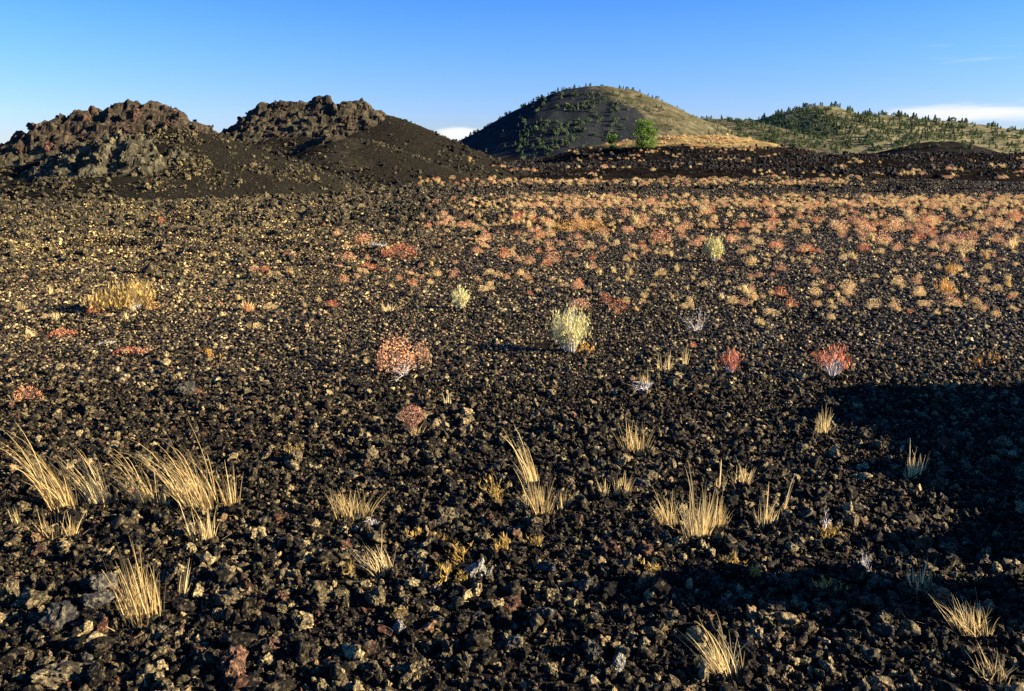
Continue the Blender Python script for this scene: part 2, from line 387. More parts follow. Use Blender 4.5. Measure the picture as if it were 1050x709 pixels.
def hill_mat(name, dark, tan, s1, s2, bumpd):
    m, out, N, L = mat(name)
    g = N('ShaderNodeNewGeometry'); ms = N('ShaderNodeAttribute', attribute_name='tan')
    n1 = N('ShaderNodeTexNoise', i_Scale=s1, i_Detail=9.0, i_Roughness=0.72); L(g.outputs['Position'], n1.inputs['Vector'])
    n2 = N('ShaderNodeTexNoise', i_Scale=s2, i_Detail=6.0, i_Roughness=0.75); L(g.outputs['Position'], n2.inputs['Vector'])
    f = math_n(N, L, 'ADD', ms.outputs['Fac'], math_n(N, L, 'MULTIPLY', math_n(N, L, 'SUBTRACT', n1.outputs['Fac'], 0.5), 1.1))
    k = ramp(N, [(0.4, (0, 0, 0)), (0.6, (1, 1, 1))]); L(f, k.inputs[0])
    cd = ramp(N, dark); L(n2.outputs['Fac'], cd.inputs[0]); ct = ramp(N, tan); L(n2.outputs['Fac'], ct.inputs[0])
    c = mixc(N, L, k.outputs[0], cd.outputs[0], ct.outputs[0])
    b = N('ShaderNodeBsdfPrincipled', i_Roughness=0.95); L(c, b.inputs['Base Color']); b.inputs['Specular IOR Level'].default_value = 0.0
    bp = N('ShaderNodeBump', i_Strength=0.7, i_Distance=bumpd); L(n2.outputs['Fac'], bp.inputs['Height']); L(bp.outputs[0], b.inputs['Normal'])
    L(b.outputs[0], out.inputs[0]); return m
M_butte = hill_mat('butte_slope', [(0.35, (0.020, 0.023, 0.025)), (0.6, (0.032, 0.035, 0.035)), (0.75, (0.055, 0.053, 0.04))], [(0.35, (0.04, 0.040, 0.022)), (0.5, (0.085, 0.078, 0.042)), (0.65, (0.17, 0.145, 0.08))], 0.025, 0.10, 2.0)
M_rise = hill_mat('grassy_rise', [(0.4, (0.008, 0.0075, 0.007)), (0.6, (0.018, 0.014, 0.01)), (0.7, (0.11, 0.075, 0.035))], [(0.35, (0.09, 0.06, 0.02)), (0.5, (0.30, 0.21, 0.08)), (0.7, (0.46, 0.34, 0.15))], 0.10, 0.7, 0.3)
M_wood = hill_mat('wooded_slope', [(0.35, (0.035, 0.05, 0.022)), (0.6, (0.075, 0.088, 0.042))], [(0.35, (0.08, 0.08, 0.04)), (0.5, (0.15, 0.135, 0.07)), (0.65, (0.28, 0.23, 0.125))], 0.02, 0.07, 1.0)
M_mound = hill_mat('dark_mound', [(0.35, (0.012, 0.012, 0.011)), (0.7, (0.032, 0.027, 0.02))], [(0.35, (0.09, 0.07, 0.04)), (0.65, (0.22, 0.16, 0.09))], 0.05, 0.3, 0.4)

# ------------------------------------------------------------------ the ground sheet and the hills
def build_ground():
    th = np.concatenate([np.radians(np.linspace(-44, 44, 820)), np.radians(np.linspace(46, 314, 150))])
    r = np.concatenate([[0.02], np.geomspace(0.25, 6000, 520)])
    T, Rr = np.meshgrid(th, r, indexing='ij')
    x = np.sin(T) * Rr; y = np.cos(T) * Rr
    z = ground_h(x.ravel(), y.ravel())
    V = np.column_stack([x.ravel(), y.ravel(), z])
    nu, nv = T.shape
    F = grid_faces(nu, nv)
    j = np.arange(nv - 1); l = (nu - 1) * nv
    F = np.concatenate([F, np.stack([l + j, j, j + 1, l + j + 1], -1)])
    F = F[:, ::-1]
    mb = MB(); mb.add(V, F); o = link('ground', mb.mesh('ground', M_ground, True))
    tag(o, 'black volcanic cinder plain stretching back to the hills', 'ground', kind='structure')
build_ground()

def hill_mesh(name, hl, box, nx, ny, material, attr, label, cat):
    x = np.linspace(box[0], box[1], nx); y = np.linspace(box[2], box[3], ny)
    X, Y = np.meshgrid(x, y, indexing='ij'); X = X.ravel(); Y = Y.ravel()
    b, w = hl.raw(X, Y); z = hl.noise(X, Y, b, w); g = ground_h(X, Y)
    keep = z > g - 0.35 * (1 + Y / 200)
    F = grid_faces(nx, ny); F = F[keep[F].any(1)]
    V = np.column_stack([X, Y, np.maximum(z, g - 1.2 * (1 + Y / 200))])
    used = np.unique(F); mp = np.full(len(V), -1); mp[used] = np.arange(len(used))
    V = V[used]; F = mp[F]
    mb = MB(); mb.add(V, F)
    o = link(name, mb.mesh(name, material, name != 'spatter_cone', attr(V, w[used])))
    tag(o, label, cat, kind='structure')
    return V, w[used]

def attr_a(V, w):
    px, py, _ = project(V)
    ol = sstep(33.9, 33.2, V[:, 1]) * 1.0
    dk = sstep(0.3, 0.6, fbm2(V[:, 0] / 5, V[:, 1] / 5, 3, 77) + 0.35)
    return {'rampart': w, 'red': sstep(32.8, 34.0, V[:, 1] + 0.9 * fbm2(V[:, 0] / 2, V[:, 1] / 2, 3, 70)) * 0.5, 'olive': sstep(-9.5, -5, V[:, 0]) * 0.45 * dk}
def attr_b(V, w):
    n = fbm2(V[:, 0] / 3.5, V[:, 1] / 3.5, 3, 71)
    return {'rampart': w * 0.85, 'red': sstep(-0.35, 0.25, n) * 0.45, 'olive': 0.25 * sstep(0.1, 0.4, n)}
Va, wa = hill_mesh('spatter_cone', cone_a, (-33, -2, 25.0, 48), 560, 430, M_cone, attr_a, 'dark spatter cone nearest the camera with a jagged reddish crest and olive rock wall', 'hill')
Vb, wb = hill_mesh('spatter_cone', cone_b, (-34, 3, 32.0, 68), 480, 440, M_cone, attr_b, 'dark flat topped spatter cone farther back, steep on one side with a lower mound before it', 'hill')
def attr_rise(V, w): return {'tan': np.clip(sstep(1.6, 4.4, V[:, 2]) * 0.95, 0, 1)}
hill_mesh('hill', rise, (-35, 90, 98, 195), 220, 170, M_rise, attr_rise, 'low rise with straw coloured grass on its crown beside the two green trees', 'hill')
def attr_butte(V, w):
    px, py, _ = project(V)
    X = V[:, 0] * 720 / V[:, 1]; Z = V[:, 2]      # grass covers the summit and one flank; bare cinders the rest
    t = sstep(52, 108, X + 0.9 * (Z - 40)) * sstep(0.7, 1.35, ((X - 72) / 44) ** 2 + ((Z - 24) / 19) ** 2) * 0.85
    return {'tan': np.clip(t * 0.9, 0, 1)}
hill_mesh('cinder_butte', butte, (-300, 320, 500, 900), 300, 200, M_butte, attr_butte, 'large rounded cinder butte, dark with a tan grassy summit and far flank', 'hill')
hill_mesh('hill', saddle, (-40, 400, 620, 1150), 200, 160, M_butte, lambda V, w: {'tan': np.full(len(V), 0.62)}, 'low tan saddle joining the big butte to the wooded hill', 'hill')
hill_mesh('hill', wooded, (-40, 900, 660, 1400), 330, 200, M_wood, lambda V, w: {'tan': np.full(len(V), 0.60)}, 'long tan hill dotted with dark green conifers', 'hill')
hill_mesh('hill', mound, (140, 350, 400, 560), 160, 120, M_mound, lambda V, w: {'tan': sstep(14, 2, V[:, 2]) * 0.35}, 'small dark cinder mound in front of the wooded hill', 'hill')

# ------------------------------------------------------------------ stuff: scattered by geometry nodes
def rock_collection(name, builder, n):
    c = bpy.data.collections.new(name)
    for i in range(n):
        c.objects.link(bpy.data.objects.new('%s_source' % name, builder(i)))
    return c
def scatter(name, coll, P, rot, scl, label, cat):
    me = bpy.data.meshes.new(name); me.vertices.add(len(P)); me.vertices.foreach_set('co', np.asarray(P, np.float32).ravel())
    a = me.attributes.new('rot', 'FLOAT_VECTOR', 'POINT'); a.data.foreach_set('vector', np.asarray(rot, np.float32).ravel())
    a = me.attributes.new('scl', 'FLOAT_VECTOR', 'POINT'); a.data.foreach_set('vector', np.asarray(scl, np.float32).ravel())
    a = me.attributes.new('idx', 'INT', 'POINT'); a.data.foreach_set('value', R.integers(0, 1000, len(P)).astype(np.int32))
    me.update()
    o = link(name, me)
    ng = bpy.data.node_groups.new(name, 'GeometryNodeTree')
    ng.interface.new_socket('Geometry', in_out='INPUT', socket_type='NodeSocketGeometry'); ng.interface.new_socket('Geometry', in_out='OUTPUT', socket_type='NodeSocketGeometry')
    nd = ng.nodes; gi = nd.new('NodeGroupInput'); go = nd.new('NodeGroupOutput')
    ci = nd.new('GeometryNodeCollectionInfo'); ci.inputs['Collection'].default_value = coll
    ci.inputs['Separate Children'].default_value = True; ci.inputs['Reset Children'].default_value = True
    ip = nd.new('GeometryNodeInstanceOnPoints'); ip.inputs['Pick Instance'].default_value = True
    def attr(nm, dt):
        q = nd.new('GeometryNodeInputNamedAttribute'); q.data_type = dt; q.inputs['Name'].default_value = nm; return q.outputs['Attribute']
    e = nd.new('FunctionNodeEulerToRotation')
    lk = ng.links.new
    lk(gi.outputs[0], ip.inputs['Points']); lk(ci.outputs[0], ip.inputs['Instance']); lk(attr('idx', 'INT'), ip.inputs['Instance Index'])
    lk(attr('rot', 'FLOAT_VECTOR'), e.inputs[0]); lk(e.outputs[0], ip.inputs['Rotation']); lk(attr('scl', 'FLOAT_VECTOR'), ip.inputs['Scale'])
    lk(ip.outputs[0], go.inputs[0])
    md = o.modifiers.new('scatter', 'NODES'); md.node_group = ng
    return tag(o, label, cat, kind='stuff')

def b_gravel(i):
    rng = np.random.default_rng(1000 + i); mb = MB()
    V, F = rock(3, rng, 0.38, 1.9, 10, 0.25, 0.72); mb.add(V, F, rng.uniform())
    return mb.mesh('gravel_stone', M_gravel, i % 3 == 0)
C_gravel = rock_collection('gravel', b_gravel, 26)
def b_cluster(i):
    rng = np.random.default_rng(2000 + i); mb = MB()
    for k in range(40):
        V, F = rock(1, rng, 0.4, 1.6, 6, 0, 0.8)
        s = 0.0100 * math.exp(rng.normal(0, 0.42)) * (1.35 if k < 4 else 1)
        a = rng.uniform(0, 6.28); r = 0.17 * math.sqrt(rng.uniform())
        ca, sa = math.cos(a * 3), math.sin(a * 3)
        V = V @ np.array([[ca, sa, 0], [-sa, ca, 0], [0, 0, 1]])
        mb.add(V * s + [r * math.cos(a), r * math.sin(a), s * rng.uniform(0.1, 0.9)], F, rng.uniform())
    return mb.mesh('cinder_cluster', M_cluster, False)
C_cluster = rock_collection('cinders', b_cluster, 18)
def b_block(m, sd):
    def f(i):
        rng = np.random.default_rng(sd + i); mb = MB()
        V, F = rock(3, rng, 0.42, 1.7, 9, 0.35, 0.75); mb.add(V, F, rng.uniform())
        return mb.mesh('lava_block', m, False)
    return f
C_block = rock_collection('blocks', b_block(M_rubble, 3000), 16)
C_dark = rock_collection('dark_blocks', b_block(M_rubble_dark, 3100), 12)
C_red = rock_collection('red_blocks', b_block(M_spatter_red, 3200), 12)
C_olive = rock_collection('olive_blocks', b_block(M_spatter_olive, 3300), 12)

def rnd_rot(n): return R.uniform(0, 6.283, (n, 3))
def yaw(n): z = np.zeros((n, 3)); z[:, 2] = R.uniform(0, 6.283, n); return z
def sc3(s): return np.repeat(s[:, None], 3, 1)

def fan(n, y0, y1, k, c, power=1.0):
    """n random ground points with y in y0..y1 and |x| < k*y + c"""
    u = R.uniform(size=n * 4); y = y0 + (y1 - y0) * u ** power
    x = R.uniform(-1, 1, n * 4) * (k * y1 + c)
    m = np.abs(x) < k * y + c
    return x[m][:n], y[m][:n]

# near gravel
n = 215000
x, y = fan(n, 0.4, 6.6, 0.72, 2.6)
n = len(x)
s = 0.0086 * np.exp(R.normal(0, 0.56, n)); s = np.clip(s, 0.0045, 0.040)
s *= (1.18 - 0.05 * np.clip(y, 0, 6)) * (1 + 0.5 * np.clip(fbm2(x / 0.8, y / 0.8, 3, 401), -0.7, 0.9))
z = ground_h(x, y) + s * R.uniform(-0.15, 0.75, n)
scatter('lava_gravel', C_gravel, np.column_stack([x, y, z]), rnd_rot(n), sc3(s), 'loose black and tan lava gravel covering the near ground', 'gravel')
# cinders over the middle of the plain
x, y = fan(28000, 5.6, 17, 0.70, 4.5)
x2, y2 = fan(19000, 15, 46, 0.68, 7.0)
x = np.concatenate([x, x2]); y = np.concatenate([y, y2]); n = len(x)
s = (0.86 + np.clip(y - 6, 0, 40) * 0.030) * (1 + 0.5 * np.clip(fbm2(x / 1.6, y / 1.6, 3, 402), -0.7, 0.9)) * R.uniform(0.8, 1.3, n)
scatter('lava_cinders', C_cluster, np.column_stack([x, y, ground_h(x, y)]), yaw(n), sc3(s), 'small lava cinders strewn over the middle of the plain', 'cinders')
# rough blocky flow on the left
x = R.uniform(-24, 3, 26000); y = R.uniform(8.5, 42, 26000)
p = sstep(1.5, -3.5, x + 0.02 * y) * sstep(8.5, 13, y) * (0.35 + 0.65 * (fbm2(x / 2.2, y / 2.2, 3, 88) > -0.1))
m = (R.uniform(size=len(x)) < p) & (np.abs(x) < 0.72 * y + 2); x = x[m]; y = y[m]; n = len(x)
s = 0.045 * np.clip(np.exp(R.normal(0, 0.45, n)), 0.3, 2.4) * (0.7 + y / 40)
scatter('lava_rubble', C_block, np.column_stack([x, y, ground_h(x, y) + s * 0.15]), rnd_rot(n), sc3(s), 'rough broken lava rubble between the plain and the spatter cones', 'rubble')
# dark flow far out on the right
x, y = fan(38000, 36, 175, 0.66, 12, 1.4)
p = (x > -14 + 0 * y) * sstep(-0.25, 0.25, fbm2(x / 18, y / 8, 3, 95) + 0.25 * sstep(60, 80, y))
m = R.uniform(size=len(x)) < p; x = x[m]; y = y[m]; n = len(x)
zz = surf(x.copy(), y.copy())
m = R.uniform(size=n) < sstep(3.6, 2.2, zz); x = x[m]; y = y[m]; zz = zz[m]; n = len(x)
s = 0.075 * np.clip(np.exp(R.normal(0, 0.5, n)), 0.3, 2.6) * (0.55 + y / 90)
scatter('dark_lava_rubble', C_dark, np.column_stack([x, y, zz + s * 0.2]), rnd_rot(n), sc3(s), 'dark broken lava flow in front of the far hills', 'rubble')
# spatter blocks crusting the two cones
def crust(name, V, w, sel, cnt, coll, s0, label):
    q = w * sel; q = q / q.sum(); k = R.choice(len(V), cnt, p=q)
    P = V[k] + R.normal(0, 0.05, (cnt, 3)); s = s0 * np.clip(np.exp(R.normal(0, 0.65, cnt)), 0.25, 3.2); P[:, 2] -= s * 0.4
    scatter(name, coll, P, rnd_rot(cnt), sc3(s), label, 'rubble')
front = np.maximum(0.05, sstep(38, 36.5, Va[:, 1]))
crust('spatter_crust', Va, wa, front * sstep(32.8, 33.6, Va[:, 1]), 260, C_red, 0.085, 'reddish black spatter blocks crusting the crest of the nearest cone')
crust('spatter_crust', Va, wa, front * sstep(33.4, 32.6, Va[:, 1]), 260, C_olive, 0.07, 'olive grey blocks of the rock wall on the front of the nearest cone')
crust('spatter_crust', Vb, wb, np.maximum(0.02, sstep(54, 52.5, Vb[:, 1])), 240, C_red, 0.10, 'spatter blocks crusting the rim of the flat topped cone')
crust('talus', Va, np.ones(len(Va)), (1 - wa) * np.maximum(0.1, sstep(-0.2, 0.3, fbm2(Va[:, 0] / 3, Va[:, 1] / 3, 3, 97))) * (Va[:, 2] > 0) * (Va[:, 1] < 40), 7000, C_block, 0.04, 'small loose stones on the apron of the nearest cone')
crust('talus', Vb, np.ones(len(Vb)), (1 - wb) * np.maximum(0.05, sstep(0.0, 0.4, fbm2(Vb[:, 0] / 4, Vb[:, 1] / 4, 3, 98))) * (Vb[:, 2] > 0) * (Vb[:, 1] < 56), 4500, C_block, 0.045, 'small loose stones on the slopes of the flat topped cone')

# ------------------------------------------------------------------ plants
def blades(mb, rng, base, tips, width, bow=0.5, seg=5, rnd=None, side=None, mat_i=0):
    """curved tapering blades from base points (N,3) to tips (N,3); bow lifts the middle"""
    base = np.asarray(base, float); tips = np.asarray(tips, float); n = len(base)
    d = tips - base; ln = np.linalg.norm(d, axis=1)
    ctrl = base + d * 0.38; ctrl[:, 2] = base[:, 2] + np.abs(d[:, 2]) * (0.40 + np.asarray(bow) * 0.45)
    t = np.linspace(0, 1, seg + 1)
    C = ((1 - t) ** 2)[None, :, None] * base[:, None] + (2 * t * (1 - t))[None, :, None] * ctrl[:, None] + (t ** 2)[None, :, None] * tips[:, None]
    a = rng.uniform(-0.9, 0.9, n) if side is None else side
    sd = np.stack([np.cos(a), np.sin(a), rng.uniform(-0.2, 0.2, n)], 1)
    w = (np.broadcast_to(width, (n,)) * rng.uniform(0.7, 1.25, n))[:, None] * (1.0 - 0.85 * t ** 1.6)[None, :]
    V = np.stack([C - sd[:, None] * w[..., None] / 2, C + sd[:, None] * w[..., None] / 2], 2)   # n, seg+1, 2, 3
    k = (np.arange(n) * (seg + 1) * 2)[:, None] + (np.arange(seg) * 2)[None]
    F = np.stack([k, k + 1, k + 3, k + 2], -1).reshape(-1, 4)
    rr = rng.uniform(0, 1, n) if rnd is None else np.broadcast_to(rnd, (n,))
    mb.add(V.reshape(-1, 3), F, np.repeat(rr, (seg + 1) * 2), mat_i)
def quads(mb, rng, P, size, mat_i=0, up=0.3, rnd=None, aspect=1.0):
    """small leaf faces at P"""
    n = len(P); N = rng.normal(size=(n, 3)); N[:, 2] += up; N /= np.linalg.norm(N, axis=1)[:, None]
    T = np.cross(N, rng.normal(size=(n, 3))); T /= np.linalg.norm(T, axis=1)[:, None]; B = np.cross(N, T)
    s = (np.broadcast_to(size, (n,)) * rng.uniform(0.6, 1.4, n))[:, None] / 2
    V = np.stack([P - T * s, P + B * s * 0.55 * aspect, P + T * s, P - B * s * 0.55 * aspect], 1)
    F = (np.arange(n) * 4)[:, None] + np.arange(4)[None]
    mb.add(V.reshape(-1, 3), F, np.repeat(rng.uniform(0, 1, n) if rnd is None else rnd, 4), mat_i)
def disc(rng, n, r): a = rng.uniform(0, 6.283, n); q = r * np.sqrt(rng.uniform(0, 1, n)); return np.stack([q * np.cos(a), q * np.sin(a), np.zeros(n)], 1)
def dome(rng, n, rx, rz, lo=0.0, shell=0.5):
    N = rng.normal(size=(n, 3)); N /= np.linalg.norm(N, axis=1)[:, None]; N[:, 2] = np.abs(N[:, 2]) if lo >= 0 else np.maximum(N[:, 2], lo)
    q = (shell + (1 - shell) * rng.uniform(0, 1, n) ** 0.5)[:, None]
    return N * q * np.array([rx, rx, rz])
def tube_path(mb, pts, r0, r1, sides=5, rnd=0.5, mat_i=0):
    pts = np.asarray(pts, float); n = len(pts)
    d = np.gradient(pts, axis=0); d /= np.linalg.norm(d, axis=1)[:, None] + 1e-9
    u = np.cross(d, [0.31, 0.87, 0.38]); u /= np.linalg.norm(u, axis=1)[:, None] + 1e-9; v = np.cross(d, u)
    a = np.arange(sides) * 6.28318 / sides; r = np.linspace(r0, r1, n)[:, None, None]
    V = pts[:, None] + r * (np.cos(a)[None, :, None] * u[:, None] + np.sin(a)[None, :, None] * v[:, None])
    i = (np.arange(n - 1) * sides)[:, None]; j = np.arange(sides)[None]; k = (j + 1) % sides
    F = np.stack([i + j, i + k, i + sides + k, i + sides + j], -1).reshape(-1, 4)
    mb.add(V.reshape(-1, 3), F, rnd, mat_i)
def branches(mb, rng, p, d, ln, r, depth, mat_i=0, spread=0.7):
    k = 4; pts = [np.array(p, float)]; d = np.array(d, float)
    for _ in range(k):
        d = d + rng.normal(0, 0.22, 3); d /= np.linalg.norm(d); pts.append(pts[-1] + d * ln / k)
    tube_path(mb, pts, r, r * 0.5, 4, rng.uniform(), mat_i)
    ends = [pts[-1]]
    if depth > 0:
        for _ in range(int(rng.integers(2, 4))):
            q = pts[int(rng.integers(2, k + 1))]; e = d + rng.normal(0, spread, 3); e[2] = abs(e[2]) * 0.7 + 0.1; e /= np.linalg.norm(e)
            ends += branches(mb, rng, q, e, ln * rng.uniform(0.5, 0.8), r * 0.55, depth - 1, mat_i, spread)
    return ends

LAND = []        # landmarks other labels can point to: (phrase, px, py)
def px2m(P): return np.linalg.norm(P - CAM) / FOC

# --- grass tufts placed one by one:  base px, base py, height px, tip shift px (x, toward up), spread px, blades, base width px, label, landmark phrase
TUFTS = [
 (66, 521, 66, -42, 22, 46, 26, 'tall straw grass tuft bowed to one side, outermost of the bowed row', None),
 (104, 518, 62, -34, 16, 26, 20, 'bowed straw tuft with few long blades, second from the frame edge in its row', None),
 (150, 518, 50, -44, 18, 30, 22, 'bowed straw tuft in the middle of the wind bent row', 'the middle bowed tuft'),
 (207, 522, 66, -40, 26, 60, 34, 'fullest bowed straw tuft of the wind bent row, many long blades', 'the fullest bowed tuft'),
 (238, 520, 40, -4, 14, 16, 18, 'thin upright straw tuft closing the bowed row', None),
 (168, 520, 28, 2, 8, 9, 9, 'tiny upright straw wisp between two bowed tufts', None),
 (53, 551, 26, -6, 12, 18, 18, 'short straw tuft in front of the outermost bowed tuft', None),
 (73, 551, 24, 2, 9, 12, 10, 'small straw wisp right beside a short tuft, before the bowed row', None),
 (208, 554, 32, -4, 14, 36, 24, 'short dense straw tuft directly in front of the fullest bowed tuft', None),
 (18, 540, 24, -6, 9, 10, 8, 'sparse straw wisp at the frame edge under the bowed row', None),
 (148, 638, 66, -8, 22, 60, 34, 'large upright straw tuft standing alone in the near rubble', 'the large upright tuft'),
 (188, 613, 40, 8, 7, 10, 8, 'slim straw wisp leaning away from the large upright tuft', None),
 (361, 531, 31, 0, 22, 60, 34, 'broad short brush-like straw tuft in the near middle ground', 'the brush-like tuft'),
 (392, 588, 33, -16, 20, 40, 26, 'sprawling straw tuft above the near gravel, blades fanning low', 'the sprawling near tuft'),
 (547, 498, 52, -24, 12, 26, 16, 'tall straw tuft with three long arching stems near the picture middle', 'the arching tuft'),
 (553, 526, 34, -4, 14, 40, 26, 'low straw tuft at the foot of the arching tuft', None),
 (577, 522, 24, 2, 8, 16, 14, 'short straw tuft on the far side of the low one below the arching tuft', None),
 (652, 466, 33, -2, 16, 34, 26, 'upright straw tuft with a grey stone at its foot', 'the stone-footed tuft'),
 (637, 510, 26, 4, 9, 30, 14, 'stubby straw tuft, denser of a close pair', None),
 (619, 510, 20, -3, 6, 14, 9, 'stubby straw tuft, thinner of a close pair', None),
 (686, 538, 34, -10, 14, 30, 18, 'ragged straw tuft joined to the biggest clump', None),
 (714, 552, 46, -2, 14, 60, 24, 'biggest straw clump in front with one long arching stem', 'the biggest straw clump'),
 (734, 543, 34, 4, 10, 34, 18, 'straw tuft on the sunny side of the biggest clump', None),
 (785, 541, 30, -2, 12, 20, 18, 'open straw tuft with two tall stiff blades', 'the two-bladed tuft'),
 (803, 526, 26, 6, 3, 4, 6, 'single slanting straw blade with a small base tuft', None),
 (759, 497, 22, 0, 12, 26, 18, 'small fan-shaped straw tuft beyond the biggest clump', None),
 (738, 500, 18, 1, 4, 8, 9, 'tiny straw tuft with one vertical stem', None),
 (746, 690, 40, -22, 24, 44, 30, 'sprawling straw tuft at the bottom edge with two tall stems', 'the bottom edge tuft'),
 (943, 612, 30, -4, 9, 26, 16, 'compact straw tuft standing in the shaded rubble', 'the compact tuft in the shade'),
 (998, 648, 30, -12, 26, 50, 30, 'wide drooping straw tuft in the near corner', 'the drooping corner tuft'),
 (1018, 696, 24, -6, 18, 30, 20, 'straw tuft cut off by the bottom corner', None),
 (843, 446, 26, -2, 9, 22, 13, 'upright straw tuft at the edge of the big shadow', 'the tuft at the shadow edge'),
 (937, 490, 30, -2, 11, 26, 16, 'grass tuft standing wholly in the big shadow', None),
 (460, 416, 13, -2, 5, 16, 6, 'tiny lone straw tuft near the round rust ball plant', None),
 (426, 448, 14, 0, 8, 20, 12, 'small straw tuft at the foot of the round rust ball plant', None),
 (662, 399, 20, -4, 6, 14, 6, 'straw tuft growing out of white dead twigs', None),
 (682, 381, 20, 0, 12, 10, 16, 'loose row of thin golden blades', None),
 (702, 375, 18, 0, 4, 8, 6, 'narrow straw wisp with a tall knotted stem', None),
 (19, 412, 10, 0, 8, 12, 10, 'faded straw wisp at the frame edge behind the bowed row', None),
 (398, 320, 10, 0, 7, 14, 10, 'pale twiggy tuft between the two pale green shrubs', None),
]
tuft_pos = drop([t[0] for t in TUFTS], [t[1] for t in TUFTS])
EXTRA = {14: [(-34, 56, 1), (-20, 62, 1), (-8, 44, 1)], 21: [(-12, 82, 1), (-16, 78, 1)], 27: [(-38, 66, 1), (-12, 60, 1), (18, 34, 1)], 23: [(-1, 50, 1), (8, 34, 1)], 24: [(10, 38, 1)], 26: [(2, 28, 1)], 37: [(0, 26, 1)], 28: [(2, 40, 1)]}
for i, (px, py, hp, sh, spd, nb, bw, label, land) in enumerate(TUFTS):
    rng = np.random.default_rng(500 + i); P = tuft_pos[i]; k = px2m(P)
    mb = MB(); nb = int(nb * 2.3)
    if sh < -20: sh = sh * 0.8
    b = disc(rng, nb, bw * 0.5 * k) * [1, 0.7, 1]
    fr = np.where(rng.uniform(0, 1, nb) < 0.22, rng.uniform(0.85, 1.25, nb), rng.uniform(0.30, 0.95, nb))
    tips = b.copy(); tips[:, 0] += (sh * fr * rng.uniform(0.6, 1.15, nb) + rng.normal(0, 0.35 * spd, nb) * fr) * k + b[:, 0] * 0.5
    tips[:, 1] += (rng.normal(0, 0.4 * spd, nb) * fr) * k
    tips[:, 2] = hp * k * fr * rng.uniform(0.75, 1.1, nb)
    blades(mb, rng, b, tips, max(0.0019, 0.66 * k), rng.uniform(0.35, 1.35, nb) if abs(sh) > 20 else rng.uniform(0.0, 0.8, nb))
    # broken short litter at the base
    q = disc(rng, nb // 2, bw * 0.7 * k); e = q + np.column_stack([rng.normal(0, 11, nb // 2) * k, rng.normal(0, 11, nb // 2) * k, rng.uniform(0, 9, nb // 2) * k])
    blades(mb, rng, q, e, max(0.0028, 1.0 * k), 0.0, 3)
    for (dx, dz, _) in EXTRA.get(i, []):
        blades(mb, rng, [[dx * 0.08 * k, 0, 0]], [[dx * k, rng.normal(0, 6) * k, dz * k]], 1.5 * k, 0.85, 8)
    o = link('grass_tuft', mb.mesh('grass_tuft', M_straw), None, P - [0, 0, 0.008])
    tag(o, label, 'grass tuft', 'dry grass tufts')
    if land: LAND.append((land, px, py))

# --- shrubs, placed one by one
def root(name, P, label, cat, group):
    o = bpy.data.objects.new(name, None); COL.objects.link(o); o.location = P; o.empty_display_size = 0.05
    return tag(o, label, cat, group)
def fan_stems(rng, n, rx, h, base_r, lo=0.55):
    b = disc(rng, n, base_r); t = disc(rng, n, rx); q = np.hypot(t[:, 0], t[:, 1]) / rx
    lob = 1 + 0.16 * np.sin(3 * np.arctan2(t[:, 1], t[:, 0]) + 40 * rx); t[:, 2] = h * (1.0 - 0.38 * q ** 2) * lob * rng.uniform(0.62, 1.0, n)
    return b, t
def shrub_rabbit(P, w, h, label, leafm=M_palegreen, name='rabbitbrush', seed=0, cat='shrub', n=150, leaf=0.016, lo=0.35):
    rng = np.random.default_rng(seed); o = root(name, P - np.array([0, 0, 0.01]), label, cat, 'shrubs on the lava plain')
    a = MB(); b, t = fan_stems(rng, n, w / 2, h, w * 0.16, 0.62); blades(a, rng, b, t, 0.006, 0.5, 4)
    link('stems', a.mesh('stems', [M_dead]), o)
    f = MB()
    for k in np.linspace(lo, 1.03, 7 if lo < 0.5 else 4):
        P2 = b + (t - b) * k; P2[:, 2] = b[:, 2] + (t[:, 2] - b[:, 2]) * k ** 0.8
        q = P2 + rng.normal(0, 0.012 + 0.012 * w, P2.shape); e = q + np.column_stack([rng.normal(0, 0.4, len(q)), rng.normal(0, 0.4, len(q)), rng.uniform(0.6, 1.4, len(q))]) * leaf * 1.7
        blades(f, rng, q, e, leaf * 0.45, 0.2, 2)
    link('foliage', f.mesh('foliage', [leafm]), o)
    return o
def shrub_buck(P, w, h, label, top=M_rust, name='buckwheat_plant', seed=0, cat='wild plant', n=420, stalk=0.3, base=True, sz=0.014, ball=False):
    rng = np.random.default_rng(seed); o = root(name, P - np.array([0, 0, 0.006]), label, cat, 'shrubs on the lava plain')
    a = MB(); t = dome(rng, 70, w * 0.45, h * 0.9, 0, 0.5); t[:, 2] += h * stalk * 0.4
    blades(a, rng, disc(rng, 70, w * 0.08), t, 0.0035, 0.4, 3); link('stems', a.mesh('stems', [M_brown]), o)
    f = MB(); q = dome(rng, n, w / 2, h * (1 - stalk * 0.5), 0, 0.55)
    q[:, 2] = q[:, 2] + h * stalk * 0.5 - h * 0.05; lump = 1 + 0.34 * noise3(q / (w * 0.28) + seed % 97, seed); q *= np.stack([lump, lump, 0.5 + 0.5 * lump], 1)
    if ball:
        q = rng.normal(size=(n, 3)); q /= np.linalg.norm(q, axis=1)[:, None]; q = q * (0.8 + 0.2 * rng.uniform(0, 1, (n, 1))) * [w * 0.5, w * 0.5, w * 0.42]; q[:, 2] += h - w * 0.42
    quads(f, rng, q, sz); link('blossoms', f.mesh('blossoms', [top]), o)
    if base:
        g = MB(); b = disc(rng, 40, w * 0.22); e = b * 1.8; e[:, 2] = h * 0.3 * rng.uniform(0.4, 1, 40); blades(g, rng, b, e, 0.006, 0.3, 3)
        link('basal_leaves', g.mesh('basal_leaves', [M_straw]), o)
    return o
